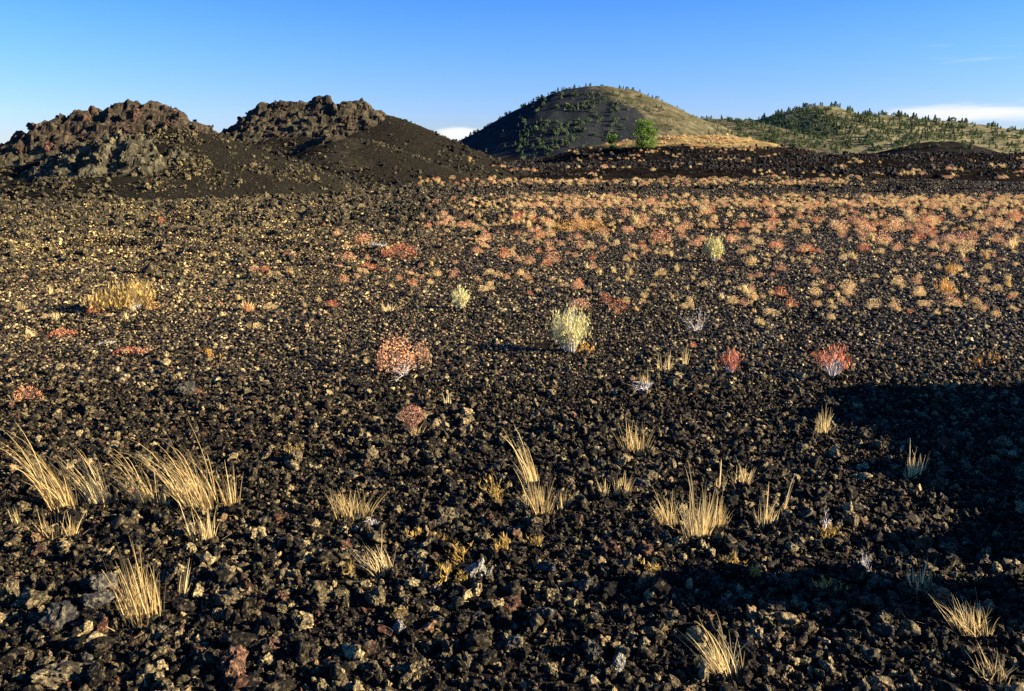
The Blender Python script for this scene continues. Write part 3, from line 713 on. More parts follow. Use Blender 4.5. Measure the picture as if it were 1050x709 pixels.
def shrub_dead(P, w, h, label, name='dead_bush', seed=0, m=M_dead, n=7):
    rng = np.random.default_rng(seed); o = MB()
    for k in range(n):
        d = rng.normal(0, 0.8, 3); d[2] = abs(d[2]) * 0.6 + 0.35; d /= np.linalg.norm(d)
        branches(o, rng, [0, 0, 0], d, h * rng.uniform(0.6, 1.0), 0.006, 3)
    V = np.concatenate(o.V); 
    e = np.abs(V[:, 0]).max() * 2
    ob = link(name, o.mesh(name, [m]), None, P, None, (w / max(e, 1e-3), w / max(e, 1e-3), h / V[:, 2].max()))
    return tag(ob, label, 'dead bush', 'dead bushes and twigs')
def shrub_sprig(P, w, h, label, m=M_gold, name='forked_sprig', seed=0, cat='wild plant', n=6, group='golden sprigs'):
    rng = np.random.default_rng(seed); mb = MB()
    for k in range(n):
        b = disc(rng, 1, w * 0.35)[0]; d = np.array([rng.normal(0, 0.35), rng.normal(0, 0.35), 1.0]); d /= np.linalg.norm(d)
        ends = branches(mb, rng, b, d, h * rng.uniform(0.4, 0.7), 0.0024, 1, 0, 0.5)
        for e in ends:
            q = e + rng.normal(0, 0.004, (4, 3)); blades(mb, rng, q, q + np.column_stack([rng.normal(0, 0.008, 4), rng.normal(0, 0.008, 4), rng.uniform(0.004, 0.022, 4)]), 0.0055, 0.2, 2)
    return tag(link(name, mb.mesh(name, [m]), None, P), label, cat, group)

def dm(px, py, wp, hp):
    P = drop(px, py)[0]; k = px2m(P); return P, wp * k, hp * k
def put(fn, px, py, wp, hp, label, land=None, **kw):
    P, w, h = dm(px, py, wp, hp); kw.setdefault('seed', int(px * 7 + py * 13)); fn(P, w, h, label, **kw)
    if land: LAND.append((land, px, py))

put(shrub_rabbit, 584, 362, 42, 50, 'large pale yellow-green shrub of upright stems in the middle of the plain', 'the large pale green shrub', n=230)
put(shrub_rabbit, 472, 317, 20, 23, 'small pale green shrub flaring like a vase', 'the small vase-shaped shrub', n=110)
put(shrub_rabbit, 732, 269, 18, 25, 'pale cream-green shrub among the far pink plants', 'the far cream-green shrub', n=110, leaf=0.03)
put(shrub_buck, 594, 318, 24, 14, 'rounded brown rust cushion right behind the large pale green shrub', None, n=500)
put(shrub_buck, 423, 447, 24, 33, 'round rust-brown ball plant on a short stalk', 'the round rust ball plant', n=1300, stalk=0.5, base=False, sz=0.009, ball=True, top=M_ball)
put(shrub_sprig, 600, 363, 14, 12, 'orange sprig at the foot of the large pale green shrub', None, m=M_orange)
put(shrub_buck, 406, 382, 44, 38, 'bushy pink-red plant over white dead branches', 'the bushy pink-red plant', top=M_pink, n=1100, stalk=0.35, base=False, sz=0.016)
put(shrub_dead, 414, 387, 40, 26, 'white dead branches under the bushy pink-red plant', None)
put(shrub_buck, 433, 374, 18, 30, 'brown arching half of the pink-red bush with a dark hollow', None, top=M_rust, n=420, stalk=0.2, base=False, sz=0.012)
put(shrub_dead, 713, 341, 38, 28, 'white leafless bush with spiky branches', 'the white leafless bush', n=10)
put(shrub_dead, 661, 402, 26, 10, 'low tangle of white dead twigs round a straw tuft', None)
put(shrub_rabbit, 749, 384, 20, 26, 'narrow coral-red upright plant', 'the coral-red plant', leafm=M_red, name='red_shrub', n=60, lo=0.5)
put(shrub_rabbit, 853, 387, 34, 32, 'red-tipped fan-shaped shrub with bare grey stems', 'the red-tipped fan shrub', leafm=M_red, name='red_shrub', n=75, lo=0.72)
put(shrub_buck, 63, 345, 24, 8, 'flat brick-red patch plant near the frame edge', 'the brick-red patch plant', top=M_red, n=260, base=False)
put(shrub_buck, 131, 364, 30, 8, 'low strung-out pink-red plant on bare cinders', 'the strung-out pink plant', top=M_red, n=220, base=False)
put(shrub_buck, 152, 363, 20, 7, 'fainter end of the strung-out pink plant', None, top=M_pink, n=120, base=False)
put(shrub_sprig, 215, 372, 16, 15, 'golden sprig with a red base', 'the golden sprig with red base', m=M_orange)
put(shrub_buck, 29, 410, 26, 16, 'thin red plant at the frame edge above the bowed row', None, top=M_red, n=160, base=False)
put(shrub_rabbit, 112, 318, 50, 16, 'olive half of the wide golden brush patch', None, leafm=M_olive, name='golden_brush', n=170, leaf=0.026)
put(shrub_rabbit, 136, 317, 46, 27, 'taller golden half of the wide brush patch, seed heads orange', 'the wide golden brush', leafm=M_olive, name='golden_brush', n=190, leaf=0.026)
put(shrub_buck, 157, 318, 14, 12, 'orange tuft at the end of the wide golden brush', None, top=M_orange, n=160)
put(shrub_buck, 594, 238, 62, 15, 'wide orange-brown bush among the far pink plants', 'the wide orange-brown bush', top=M_orange, name='golden_brush', n=900, base=False, sz=0.03)
put(shrub_sprig, 1007, 376, 26, 18, 'straggly orange plant near the frame edge', 'the straggly orange plant', m=M_orange)
put(shrub_rabbit, 968, 303, 18, 15, 'golden flame-shaped plant on the sunny cinders', 'the golden flame-shaped plant', leafm=M_orange, name='golden_brush', n=40, leaf=0.02)
put(shrub_rabbit, 975, 284, 13, 12, 'smaller orange flame-shaped plant behind its golden twin', None, leafm=M_orange, name='golden_brush', n=36, leaf=0.02)
put(shrub_buck, 634, 318, 26, 13, 'pinkish fan plant right of the rust cushion', None, top=M_red, n=200)
put(shrub_buck, 621, 312, 14, 14, 'reddish tuft plant close to the rust cushion', None, top=M_red, n=160)
put(shrub_buck, 410, 264, 40, 16, 'coral-pink mat plant beside white sticks', 'the coral mat plant', top=M_red, n=600, base=False, sz=0.022)
put(shrub_dead, 388, 256, 26, 8, 'white sticks beside the coral mat plant', None)
put(shrub_dead, 425, 259, 16, 8, 'grey-white twigs behind the coral mat plant', None)
put(shrub_buck, 888, 244, 20, 15, 'tall rose-pink plant among the far shrubs', 'the tall rose-pink plant', top=M_pink, n=420, sz=0.026)
put(shrub_buck, 947, 240, 18, 22, 'tallest brick-pink plant among the far shrubs', 'the tallest brick-pink plant', top=M_red, n=420, sz=0.028)
put(shrub_buck, 677, 250, 24, 18, 'rounded rose plant among the far shrubs', 'the rounded rose plant', top=M_pink, n=420, sz=0.026)
put(shrub_sprig, 513, 521, 14, 40, 'forked golden plant with seed heads left of the arching tuft', None, m=M_gold, n=6)
for (px, py, w, h, lb) in [
    (427, 554, 26, 12, 'low golden sprigs in a short row behind the lichen rock'), (446, 558, 18, 12, 'golden sprig nearer the lichen rock, end of a short row'), (473, 574, 16, 16, 'golden sprig just above the lichen rock'),
    (457, 598, 14, 24, 'upright golden sprig beside a dark hollow'), (474, 600, 8, 14, 'thin golden sprig just below the lichen rock'), (360, 590, 12, 14, 'golden sprig at the side of the sprawling near tuft'),
    (410, 638, 12, 14, 'golden sprig among the near stones below the sprawling tuft'), (516, 566, 14, 16, 'golden sprig to the sunny side of the lichen rock'), (551, 562, 8, 14, 'small golden sprig below the arching tuft'),
    (670, 594, 9, 16, 'golden sprig below the ragged straw tuft'), (750, 585, 16, 16, 'golden sprig under the biggest straw clump'), (776, 596, 12, 16, 'golden sprig at the edge of the lower shadow'),
    (602, 643, 10, 12, 'golden sprig by the bottom stones'), (851, 610, 9, 16, 'golden sprig hanging by the twisted dead stem'), (849, 552, 8, 12, 'small golden sprig under the twisted dead stem'), (303, 470, 12, 12, 'small golden sprig on the open gravel')]:
    put(shrub_sprig, px, py, w, h, lb)
put(shrub_dead, 846, 545, 16, 22, 'twisted pale dead stem by the big shadow', 'the twisted dead stem', n=3)
put(shrub_dead, 884, 585, 24, 20, 'tan heap of dead twigs in the shaded rubble', None, n=9)
put(shrub_dead, 376, 541, 26, 8, 'grey fallen twigs under the brush-like tuft', None, n=5)

# --- plants of the middle distance: variants built once, then copied
def v_straw(i):
    rng = np.random.default_rng(4000 + i); mb = MB(); n = 90
    b = disc(rng, n, 0.22); t = dome(rng, n, 0.5, 1.0, 0, 0.6); t[:, 2] = np.maximum(t[:, 2], 0.2); blades(mb, rng, b, t, 0.07, 0.3, 3)
    return mb.mesh('straw_tuft', [M_straw])
def v_puff(top, sd):
    def f(i):
        rng = np.random.default_rng(sd + i); mb = MB()
        b = disc(rng, 26, 0.14); t = dome(rng, 26, 0.4, 0.8, 0, 0.6); blades(mb, rng, b, t, 0.045, 0.3, 3, mat_i=1)
        q = dome(rng, 430, 0.5, 0.85, 0, 0.35); q[:, 2] += 0.12; q *= (1 + 0.22 * noise3(q * 3.1 + i, i))[:, None]; quads(mb, rng, q, 0.078)
        return mb.mesh('puff', [top, M_straw])
    return f
NV = 6
V_straw = [v_straw(i) for i in range(NV)]
V_tan = [v_puff(M_tanpuff, 4100)(i) for i in range(NV)]
V_rust = [v_puff(M_rust, 4200)(i) for i in range(NV)]
V_pink = [v_puff(M_pink, 4300)(i) for i in range(NV)]
V_red = [v_puff(M_red, 4400)(i) for i in range(4)]

KINDS = {'straw': ('straw_tuft', V_straw, 'straw tuft', 'grass tuft', 'straw tufts of the middle distance'),
         'tan': ('cushion_plant', V_tan, 'tan cushion plant', 'wild plant', 'tan cushion plants of the middle distance'),
         'rust': ('rust_plant', V_rust, 'rust-brown plant', 'wild plant', 'rust plants of the middle distance'),
         'pink': ('pink_plant', V_pink, 'dusty pink plant', 'wild plant', 'pink plants of the middle distance'),
         'red': ('red_plant', V_red, 'brick-red plant', 'wild plant', 'red plants of the middle distance')}
MID = [  # seen one by one in the photograph: kind, px, py, width px, height px
 ('pink', 372, 251, 20, 12), ('pink', 357, 268, 18, 10), ('red', 377, 277, 20, 8), ('pink', 497, 249, 20, 13), ('pink', 553, 246, 12, 14), ('rust', 567, 270, 20, 13), ('red', 561, 273, 14, 8),
 ('tan', 502, 283, 14, 8), ('tan', 511, 284, 12, 7), ('tan', 533, 284, 12, 8), ('tan', 448, 284, 13, 9), ('tan', 567, 290, 11, 7), ('rust', 592, 296, 15, 8), ('tan', 580, 296, 10, 7), ('straw', 629, 281, 11, 9),
 ('straw', 614, 283, 12, 9), ('straw', 646, 283, 10, 11), ('red', 543, 303, 9, 5), ('tan', 551, 300, 8, 5), ('red', 423, 294, 12, 9), ('tan', 678, 283, 12, 9), ('straw', 602, 278, 10, 10), ('pink', 644, 240, 14, 8),
 ('straw', 650, 266, 8, 8), ('straw', 688, 264, 9, 8), ('straw', 694, 280, 8, 11), ('red', 827, 260, 20, 10), ('tan', 769, 273, 13, 11), ('rust', 800, 279, 14, 9), ('rust', 778, 286, 9, 7), ('rust', 769, 287, 10, 7), ('rust', 835, 281, 11, 9),
 ('tan', 868, 298, 15, 12), ('tan', 920, 293, 14, 11), ('tan', 835, 304, 14, 12), ('straw', 986, 267, 9, 10), ('straw', 1010, 267, 11, 11), ('tan', 942, 306, 13, 12), ('red', 800, 305, 14, 12), ('straw', 764, 302, 24, 12),
 ('pink', 861, 237, 16, 11), ('pink', 915, 239, 20, 13), ('red', 795, 256, 18, 8), ('straw', 873, 267, 14, 10), ('tan', 895, 317, 15, 11), ('tan', 915, 317, 9, 10), ('tan', 977, 316, 20, 9), ('tan', 790, 324, 18, 8), ('straw', 779, 335, 16, 11),
 ('tan', 751, 313, 14, 11), ('straw', 740, 308, 10, 9), ('tan', 1000, 313, 12, 8), ('straw', 254, 320, 22, 14), ('tan', 276, 319, 16, 9), ('straw', 260, 338, 26, 8), ('straw', 22, 320, 12, 10), ('straw', 31, 347, 18, 10), ('straw', 52, 303, 8, 10),
 ('straw', 57, 330, 12, 11), ('straw', 327, 311, 10, 9), ('red', 340, 316, 14, 9), ('straw', 228, 326, 7, 7), ('red', 272, 280, 10, 8), ('straw', 277, 284, 10, 7), ('straw', 298, 282, 12, 9), ('pink', 261, 281, 12, 9), ('red', 165, 229, 8, 7),
 ('straw', 184, 389, 10, 8), ('tan', 1022, 300, 12, 8), ('straw', 858, 306, 8, 8), ('rust', 931, 237, 9, 10), ('rust', 1008, 238, 10, 9), ('tan', 760, 262, 10, 7), ('straw', 705, 268, 9, 9), ('pink', 718, 250, 13, 9), ('pink', 700, 246, 10, 8),
]
def zone(n, x0, x1, y0, y1, mix, w0, w1, asp=0.75, ypow=1.0):
    for _ in range(n):
        k = random.choices([m[0] for m in mix], [m[1] for m in mix])[0]
        y = y0 + (y1 - y0) * random.random() ** ypow
        w = random.uniform(w0, w1) * random.choice((0.65, 0.85, 1.0, 1.0, 1.3)) * (0.55 + 0.5 * (y - y0) / max(1, y1 - y0)) * (1.25 if k in ('pink', 'rust', 'red') else 1)
        MID_R.append((k, random.uniform(x0, x1), y, w, w * asp * random.uniform(0.8, 1.3)))
MID_R = []
zone(250, 440, 1045, 209, 236, [('straw', 3.3), ('pink', 3), ('tan', 4.5), ('red', 0.8), ('rust', 2)], 5.5, 12)
zone(160, 480, 1045, 228, 262, [('straw', 3.3), ('pink', 2), ('tan', 3.4), ('red', 0.7), ('rust', 1.6)], 7, 12)
zone(120, 640, 1045, 255, 325, [('straw', 4), ('tan', 4), ('rust', 1), ('red', 0.3)], 6, 12)
zone(60, 340, 640, 232, 300, [('straw', 3), ('pink', 1.5), ('tan', 2), ('red', 1)], 6, 11)
zone(55, 330, 680, 230, 300, [('pink', 1.5), ('tan', 2), ('rust', 1), ('red', 0.5)], 6, 12)
zone(40, 600, 1045, 262, 330, [('tan', 3), ('rust', 1.5)], 8, 14)
zone(50, 15, 350, 236, 330, [('straw', 4), ('red', 1), ('tan', 1), ('pink', 0.6)], 5, 10, ypow=0.8)
zone(36, 340, 1040, 300, 380, [('straw', 4), ('red', 0.3), ('tan', 1)], 4, 8)
ALLM = MID + MID_R
Pm = drop([m[1] for m in ALLM], [m[2] for m in ALLM])
ORD = ['nearest', 'second nearest', 'third nearest', 'fourth nearest', 'fifth nearest', 'sixth nearest', 'seventh nearest', 'eighth nearest', 'ninth nearest', 'tenth nearest', 'eleventh nearest', 'twelfth nearest', 'thirteenth nearest', 'fourteenth nearest', 'fifteenth nearest', 'sixteenth nearest']
def spot_labels(items):
    """items: (desc, px, py) -> one label each, told apart by the nearest landmark, the side of it and the order outwards"""
    L = np.array([(a, b) for _, a, b in LAND]); groups = {}
    for i, (desc, px, py) in enumerate(items):
        dx = px - L[:, 0]; dy = py - L[:, 1]
        j = int(np.argmin(dx * dx + (2.2 * dy) ** 2)); ddx, ddy = dx[j], dy[j] * 2.2
        if abs(ddx) > abs(ddy): side = 'right of' if ddx > 0 else 'left of'
        else: side = 'in front of' if ddy > 0 else 'behind'
        groups.setdefault((desc, side, j), []).append((ddx * ddx + ddy * ddy, i))
    out = [None] * len(items)
    for (desc, side, j), v in groups.items():
        v.sort()
        for k, (_, i) in enumerate(v):
            o = ORD[min(k, len(ORD) - 1)] + ' ' if len(v) > 1 else ''
            out[i] = '%s%s %s %s' % (o, desc, side, LAND[j][0])
    return out
labs = spot_labels([(KINDS[m[0]][2], m[1], m[2]) for m in ALLM])
for i, (m, P) in enumerate(zip(ALLM, Pm)):
    if np.isnan(P[0]): continue
    nm, vs, desc, cat, grp = KINDS[m[0]]; k = px2m(P)
    w = m[3] * k; h = m[4] * k
    o = link(nm, vs[i % len(vs)], None, P - [0, 0, 0.01 * h], (0, 0, random.uniform(0, 6.28)), (w, w, h))
    tag(o, labs[i], cat, grp)

# tiny far vegetation: nobody could count it
def coll_of(name, ms):
    c = bpy.data.collections.new(name)
    for q in ms: c.objects.link(bpy.data.objects.new(name + '_source', q))
    return c
C_veg = coll_of('tufts', V_straw[:4] + V_tan[:4] + V_pink[:2] + V_rust[:1])
pts = []
def veg(n, x0, x1, y0, y1, f=None):
    px = R.uniform(x0, x1, n); py = R.uniform(y0, y1, n)
    if f is not None: m = R.uniform(size=n) < f(px, py); px = px[m]; py = py[m]
    pts.append(drop(px, py))
nz_ = lambda a, b, L, sd: 0.6 + 0.8 * fbm2(a / L, b / 5, 2, sd)
band = lambda b, c, w: np.exp(-((b - c) / w) ** 2)
veg(3000, 430, 1050, 199, 214, lambda a, b: nz_(a, b, 50, 61) * sstep(199, 207, b) * sstep(430, 520, a))
veg(1500, 430, 930, 183, 194, lambda a, b: nz_(a, b, 60, 62) * band(b, 188, 3) * sstep(930, 800, a))
veg(1800, 480, 1050, 163, 184, lambda a, b: 0.9 * sstep(0.1, 0.45, fbm2(a / 45, b / 3, 2, 63)))
veg(1600, 580, 800, 139, 165, lambda a, b: 0.9 * sstep(0.05, 0.4, fbm2(a / 26, b / 2.5, 2, 64) + 0.35 * sstep(152, 143, b)))
veg(500, 430, 1050, 206, 250, None)
Q = np.concatenate(pts); Q = Q[~np.isnan(Q[:, 0])]; Q = Q[Q[:, 1] < 190]
# the same growth going on beyond both edges of the view
pts = []
veg(420, 1052, 1400, 206, 262, lambda a, b: sstep(262, 212, b) + 0.25); veg(110, 1052, 1400, 262, 330, None); veg(90, -330, -4, 236, 330, None); veg(300, 1052, 1400, 185, 207, None)
Q2 = np.concatenate(pts); Q2 = Q2[~np.isnan(Q2[:, 0])]; Q2 = Q2[Q2[:, 1] < 190]; s2 = R.uniform(4.5, 10, len(Q2)) * np.hypot(Q2[:, 0], Q2[:, 1]) / FOC
scatter('side_tufts', C_veg, Q2, yaw(len(Q2)), np.column_stack([s2 * 1.15, s2 * 1.15, s2 * 0.8]), 'straw and pink tufts going on past the edges of the view', 'ground cover')
d = np.hypot(Q[:, 0], Q[:, 1]); s = R.uniform(2.2, 5.0, len(Q)) * d / FOC * np.where(d > 90, 0.7, 1.0)
S = np.column_stack([s * R.uniform(1.0, 1.9, len(Q)), s * 1.2, s * R.uniform(0.6, 1.0, len(Q))])
scatter('far_tufts', C_veg, Q, yaw(len(Q)), S, 'scattered tiny straw and pink tufts banding the far plain', 'ground cover')

# ------------------------------------------------------------------ rocks one could count
ROCK_M = {'dark': M_rock_dark, 'grey': M_rock_grey, 'tan': M_rock_tan, 'red': M_rock_red, 'pale': M_rock_pale}
ROCK_V = {}
for k, m in ROCK_M.items():
    ROCK_V[k] = []
    for i in range(5 if k in ('dark', 'tan') else 4):
        rng = np.random.default_rng(6000 + i + 50 * list(ROCK_M).index(k)); mb = MB()
        V, F = rock(5, rng, 0.32, 1.5, 12, 0.30, 0.75); mb.add(V, F, rng.uniform()); ROCK_V[k].append(mb.mesh('lava_rock', m, True))
def put_rock(P, kind, w, h, label, i=0, yawv=0.0):
    vs = ROCK_V[kind]
    o = link('lava_rock', vs[i % len(vs)], None, P + np.array([0, 0, h * 0.22]), (random.uniform(-0.3, 0.3), random.uniform(-0.3, 0.3), yawv), (w / 2, w / 2 * random.uniform(0.8, 1.1), h / 1.5))
    return tag(o, label, 'rock', 'loose lava rocks')
ROCKS = [
 (61, 640, 36, 40, 'grey', 'steep grey slab tilted among the near rubble', 'the tilted grey slab'), (108, 607, 26, 24, 'grey', 'blue-grey slab behind the tilted grey slab', None), (239, 690, 34, 36, 'red', 'reddish brown rock at the bottom edge', 'the reddish bottom rock'),
 (72, 694, 50, 26, 'tan', 'broad tan rock cut off by the bottom edge', None), (34, 620, 28, 20, 'tan', 'tan rock near the frame edge behind the grey slab', None), (190, 626, 30, 18, 'dark', 'dark flat rock at the foot of the slim straw wisp', None),
 (231, 620, 24, 18, 'tan', 'brown crumbly rock right of the slim straw wisp', None), (279, 664, 16, 14, 'red', 'small orange-brown rock right of the reddish bottom rock', None), (163, 676, 18, 18, 'tan', 'small tan rock below the large upright tuft', None),
 (190, 405, 18, 15, 'grey', 'lone grey rock casting a long shadow on open cinders', 'the lone grey rock'), (264, 406, 14, 10, 'dark', 'dark rounded rock, nearer of a pair on open cinders', None), (283, 406, 12, 10, 'dark', 'dark rounded rock, farther right of a pair on open cinders', None),
 (303, 474, 26, 18, 'tan', 'tan crumbly rock on the open gravel', 'the tan crumbly rock'), (117, 460, 14, 9, 'tan', 'tan rock behind the bowed row', None),
 (489, 594, 24, 26, 'pale', 'white speckled lichen rock in the near gravel', 'the lichen rock'), (508, 626, 30, 28, 'tan', 'large tan rock below the lichen rock', 'the large tan rock'), (385, 618, 18, 18, 'tan', 'tan rock under the sprawling near tuft', None),
 (556, 638, 20, 20, 'grey', 'grey hollowed rock in the lower shadow', None), (287, 616, 16, 14, 'red', 'orange-stained rock left of the sprawling near tuft', None), (457, 534, 20, 18, 'tan', 'brown rounded rock left of the forked golden plant', None),
 (529, 548, 16, 14, 'grey', 'grey rock below the arching tuft', None), (502, 536, 12, 14, 'red', 'reddish rock by the forked golden plant', None), (410, 648, 16, 16, 'pale', 'pale rock among the near stones', None), (448, 606, 10, 9, 'pale', 'small cream stone beside the upright golden sprig', None),
 (567, 616, 18, 16, 'tan', 'tan rock right of the large tan rock', None), (551, 606, 14, 14, 'tan', 'small tan rock between the large tan rock and the arching tuft', None), (597, 604, 18, 16, 'grey', 'pale grey hollow rock under the stubby pair', None),
 (660, 568, 18, 15, 'red', 'reddish rock below the ragged straw tuft', None), (633, 686, 16, 24, 'pale', 'pale yellow lichen stone at the bottom edge', 'the yellow lichen stone'), (607, 672, 20, 18, 'grey', 'grey speckled rock left of the yellow lichen stone', None),
 (690, 640, 22, 20, 'tan', 'brown rock at the rim of the lower shadow', None), (773, 690, 26, 24, 'dark', 'dark smooth rock right of the bottom edge tuft', None), (754, 672, 18, 20, 'grey', 'grey rock behind the bottom edge tuft', None),
 (796, 652, 16, 16, 'tan', 'tan rock in the lower sunlit strip', None), (668, 464, 14, 10, 'grey', 'grey flat stone at the foot of an upright straw tuft', None), (634, 405, 11, 8, 'pale', 'white stone beside the low white twigs', None), (775, 566, 12, 8, 'red', 'small dark red stone below the two-bladed tuft', None),
 (108, 354, 14, 5, 'pale', 'thin white stone on the cinders', None), (501, 594, 6, 18, 'pale', 'white upright splinter leaning on the lichen rock', None), (430, 690, 26, 20, 'tan', 'tan rock at the bottom edge under the near stones', None),
 (330, 570, 16, 9, 'pale', 'pale splinter of stone left of the sprawling tuft', None), (140, 555, 18, 14, 'dark', 'dark rock in front of the middle bowed tuft', None), (905, 640, 22, 12, 'tan', 'tan stone in the shaded corner', None),
]
Pr = drop([r[0] for r in ROCKS], [r[1] for r in ROCKS])
for i, (r, P) in enumerate(zip(ROCKS, Pr)):
    k = px2m(P) * (0.82 if r[2] > 24 else 1.0); put_rock(P, r[4], r[2] * k, r[3] * k, r[5], i, random.uniform(0, 6.28))
    if r[6]: LAND.append((r[6], r[0], r[1]))
rr = []
for _ in range(230):
    y = 690 - 290 * random.random() ** 0.8
    rr.append((random.uniform(5, 1045), y, random.choices(['dark', 'grey', 'tan', 'red'], [5, 2, 2.6, 1])[0], random.choices(['small', 'big'], [3, 1])[0]))
Pq = drop([q[0] for q in rr], [q[1] for q in rr])
CN = {'dark': 'dark', 'grey': 'grey', 'tan': 'tan', 'red': 'reddish'}
labs = spot_labels([('%s %s lava rock' % (q[3], CN[q[2]]), q[0], q[1]) for q in rr])
for i, (q, P) in enumerate(zip(rr, Pq)):
    w = random.uniform(0.042, 0.058) if q[3] == 'small' else random.uniform(0.068, 0.10)
    put_rock(P, q[2], w, w * random.uniform(0.65, 0.95), labs[i], i, random.uniform(0, 6.28))
# unseen lava blocks added outside the frame to cast the big shadow and streaks
for i, (cx, cy, sx, sy, sz, lb) in enumerate([(5.95, 3.78, 1.1, 1.30, 0.97, 'long unseen lava block added to cast the big shadow over the plain'),
        (2.75, 2.50, 0.40, 0.10, 0.66, 'narrow upright unseen block added to cast a shadow streak, tallest of the near ones'), (2.70, 2.98, 0.30, 0.10, 0.34, 'low unseen block added for patchy shade, between the long and the upright block')]):
    rng = np.random.default_rng(7000 + i); mb = MB(); B, F = ico(6); V = B / ((np.abs(B) ** 12).sum(1) ** (1 / 12))[:, None]
    V = V * (1 + 0.15 * fbm3(B * 2.6 + i * 9, 4, 70 + i) + 0.16 * (0.35 - np.abs(fbm3(B * 5.5 + i * 5, 4, 80 + i))))[:, None]; mb.add(V, F, 0.2)
    o = link('shadow_caster', mb.mesh('shadow_caster', M_rubble_dark, True), None, (cx, cy, -0.03), None, (sx, sy, sz)); tag(o, lb, 'rock', 'added shadow casters')

# ------------------------------------------------------------------ trees
def leafy_tree(P, w, h, label, seed, nleaf):
    rng = np.random.default_rng(seed); o = root('tree', P - np.array([0, 0, 0.15]), label, 'tree', 'green trees on the rise')
    t = MB(); pts = np.array([[0, 0, 0], [0.02 * w, 0, h * 0.2], [-0.01 * w, 0.02 * w, h * 0.45], [0.02 * w, 0, h * 0.8]]); tube_path(t, pts, h * 0.03, h * 0.008, 8, 0.5)
    cl = []
    for k in range(26):
        a = rng.uniform(0, 6.28); zz = rng.uniform(0.12, 0.95); rad = w * 0.5 * math.sqrt(max(0.03, 1 - ((zz - 0.45) / 0.55) ** 2)) * rng.uniform(0.35, 1.0)
        c = np.array([rad * math.cos(a), rad * math.sin(a), h * zz]); cl.append((c, rng.uniform(0.13, 0.22) * w))
        z0 = h * max(0.05, zz - 0.3); tube_path(t, [[0, 0, z0], (c + [0, 0, z0]) / 2 * [1, 1, 0.95], c], h * 0.009, h * 0.003, 5, rng.uniform())
    link('trunk', t.mesh('trunk', [M_bark], True), o)
    f = MB()
    for c, r in cl:
        n = nleaf // 26; q = rng.normal(0, 0.5, (n, 3)) * r * [1, 1, 0.8] + c; q[:, 2] = np.maximum(q[:, 2], 0.05 * h); quads(f, rng, q, 0.22, 0, 0.6, aspect=1.4)
    link('crown', f.mesh('crown', [M_tree]), o)
P, w, h = dm(660, 152, 27, 27); leafy_tree(P, w, h, 'larger rounded bright green tree on the low rise', 31, 3600)
P, w, h = dm(628, 153, 12, 14); leafy_tree(P, w, h, 'smaller narrow bright green tree on the low rise', 32, 1200)

def v_con(i):
    rng = np.random.default_rng(8000 + i); mb = MB(); tube_path(mb, [[0, 0, 0], [0, 0, 0.5], [0, 0, 0.95]], 0.03, 0.008, 4, 0.5, 1)
    n = 190; z = rng.uniform(0.08, 1.0, n); rad = (0.33 if i % 2 else 0.25) * (1.03 - z) ** 0.75 * rng.uniform(0.35, 1.1, n) * (1 + 0.3 * np.sin(z * 30 + i)); a = rng.uniform(0, 6.283, n)
    quads(mb, rng, np.stack([rad * np.cos(a), rad * np.sin(a), z], 1), 0.16, 0, 0.5, aspect=1.3)
    return mb.mesh('conifer', [M_conifer, M_bark])
V_con = [v_con(i) for i in range(6)]
def bush(i):
    rng = np.random.default_rng(8100 + i); mb = MB(); q = dome(rng, 130, 0.55, 0.8, 0, 0.4); q *= (1 + 0.3 * noise3(q * 3 + i, i))[:, None]; quads(mb, rng, q, 0.2, 0, 0.5, aspect=1.3); return mb.mesh('conifer', [M_conifer, M_bark])
V_con += [bush(i) for i in range(3)]
TREES = []
def trees(n, where, x0, x1, y0, y1, f, h0, h1, grp):
    px = R.uniform(x0, x1, n); py = R.uniform(y0, y1, n); m = R.uniform(size=n) < f(px, py); px = px[m]; py = py[m]
    for P in drop(px, py):
        if np.isnan(P[0]) or P[1] < 300 or (where == 'wooded' and P[1] < 600): continue
        TREES.append((P, random.uniform(h0, h1) * P[1] / FOC, where, grp))
cl1 = lambda a, b: sstep(-0.45, 0.25, fbm2(a / 25, b / 8, 3, 301) + 0.25 * np.exp(-((b - 134) / 9) ** 2))
trees(900, 'butte', 530, 640, 96, 164, lambda a, b: 0.85 * sstep(-0.2, 0.35, fbm2(a / 22, b / 14, 3, 305) + 0.5 * np.exp(-((a - 565) / 26) ** 2 - ((b - 145) / 13) ** 2)), 2.4, 4.6, 'conifers on the big butte')
trees(70, 'butte', 468, 540, 110, 160, lambda a, b: 0.5 + 0 * a, 2.2, 4, 'conifers on the big butte')
trees(240, 'butte', 590, 740, 90, 134, lambda a, b: 0.75 * sstep(-0.2, 0.3, fbm2(a / 20, b / 9, 2, 309)), 2.0, 4.0, 'conifers on the big butte')
trees(3600, 'wooded', 720, 1050, 112, 158, lambda a, b: cl1(a, b) * sstep(715, 800, a) * (1 - 0.55 * sstep(150, 156, b)) * (1 - 0.5 * sstep(930, 1000, a)), 2.0, 4.4, 'conifers on the wooded hill')
trees(60, 'mound', 915, 1010, 146, 160, lambda a, b: 0.5 + 0 * a, 2.6, 5, 'conifers on the small dark mound')
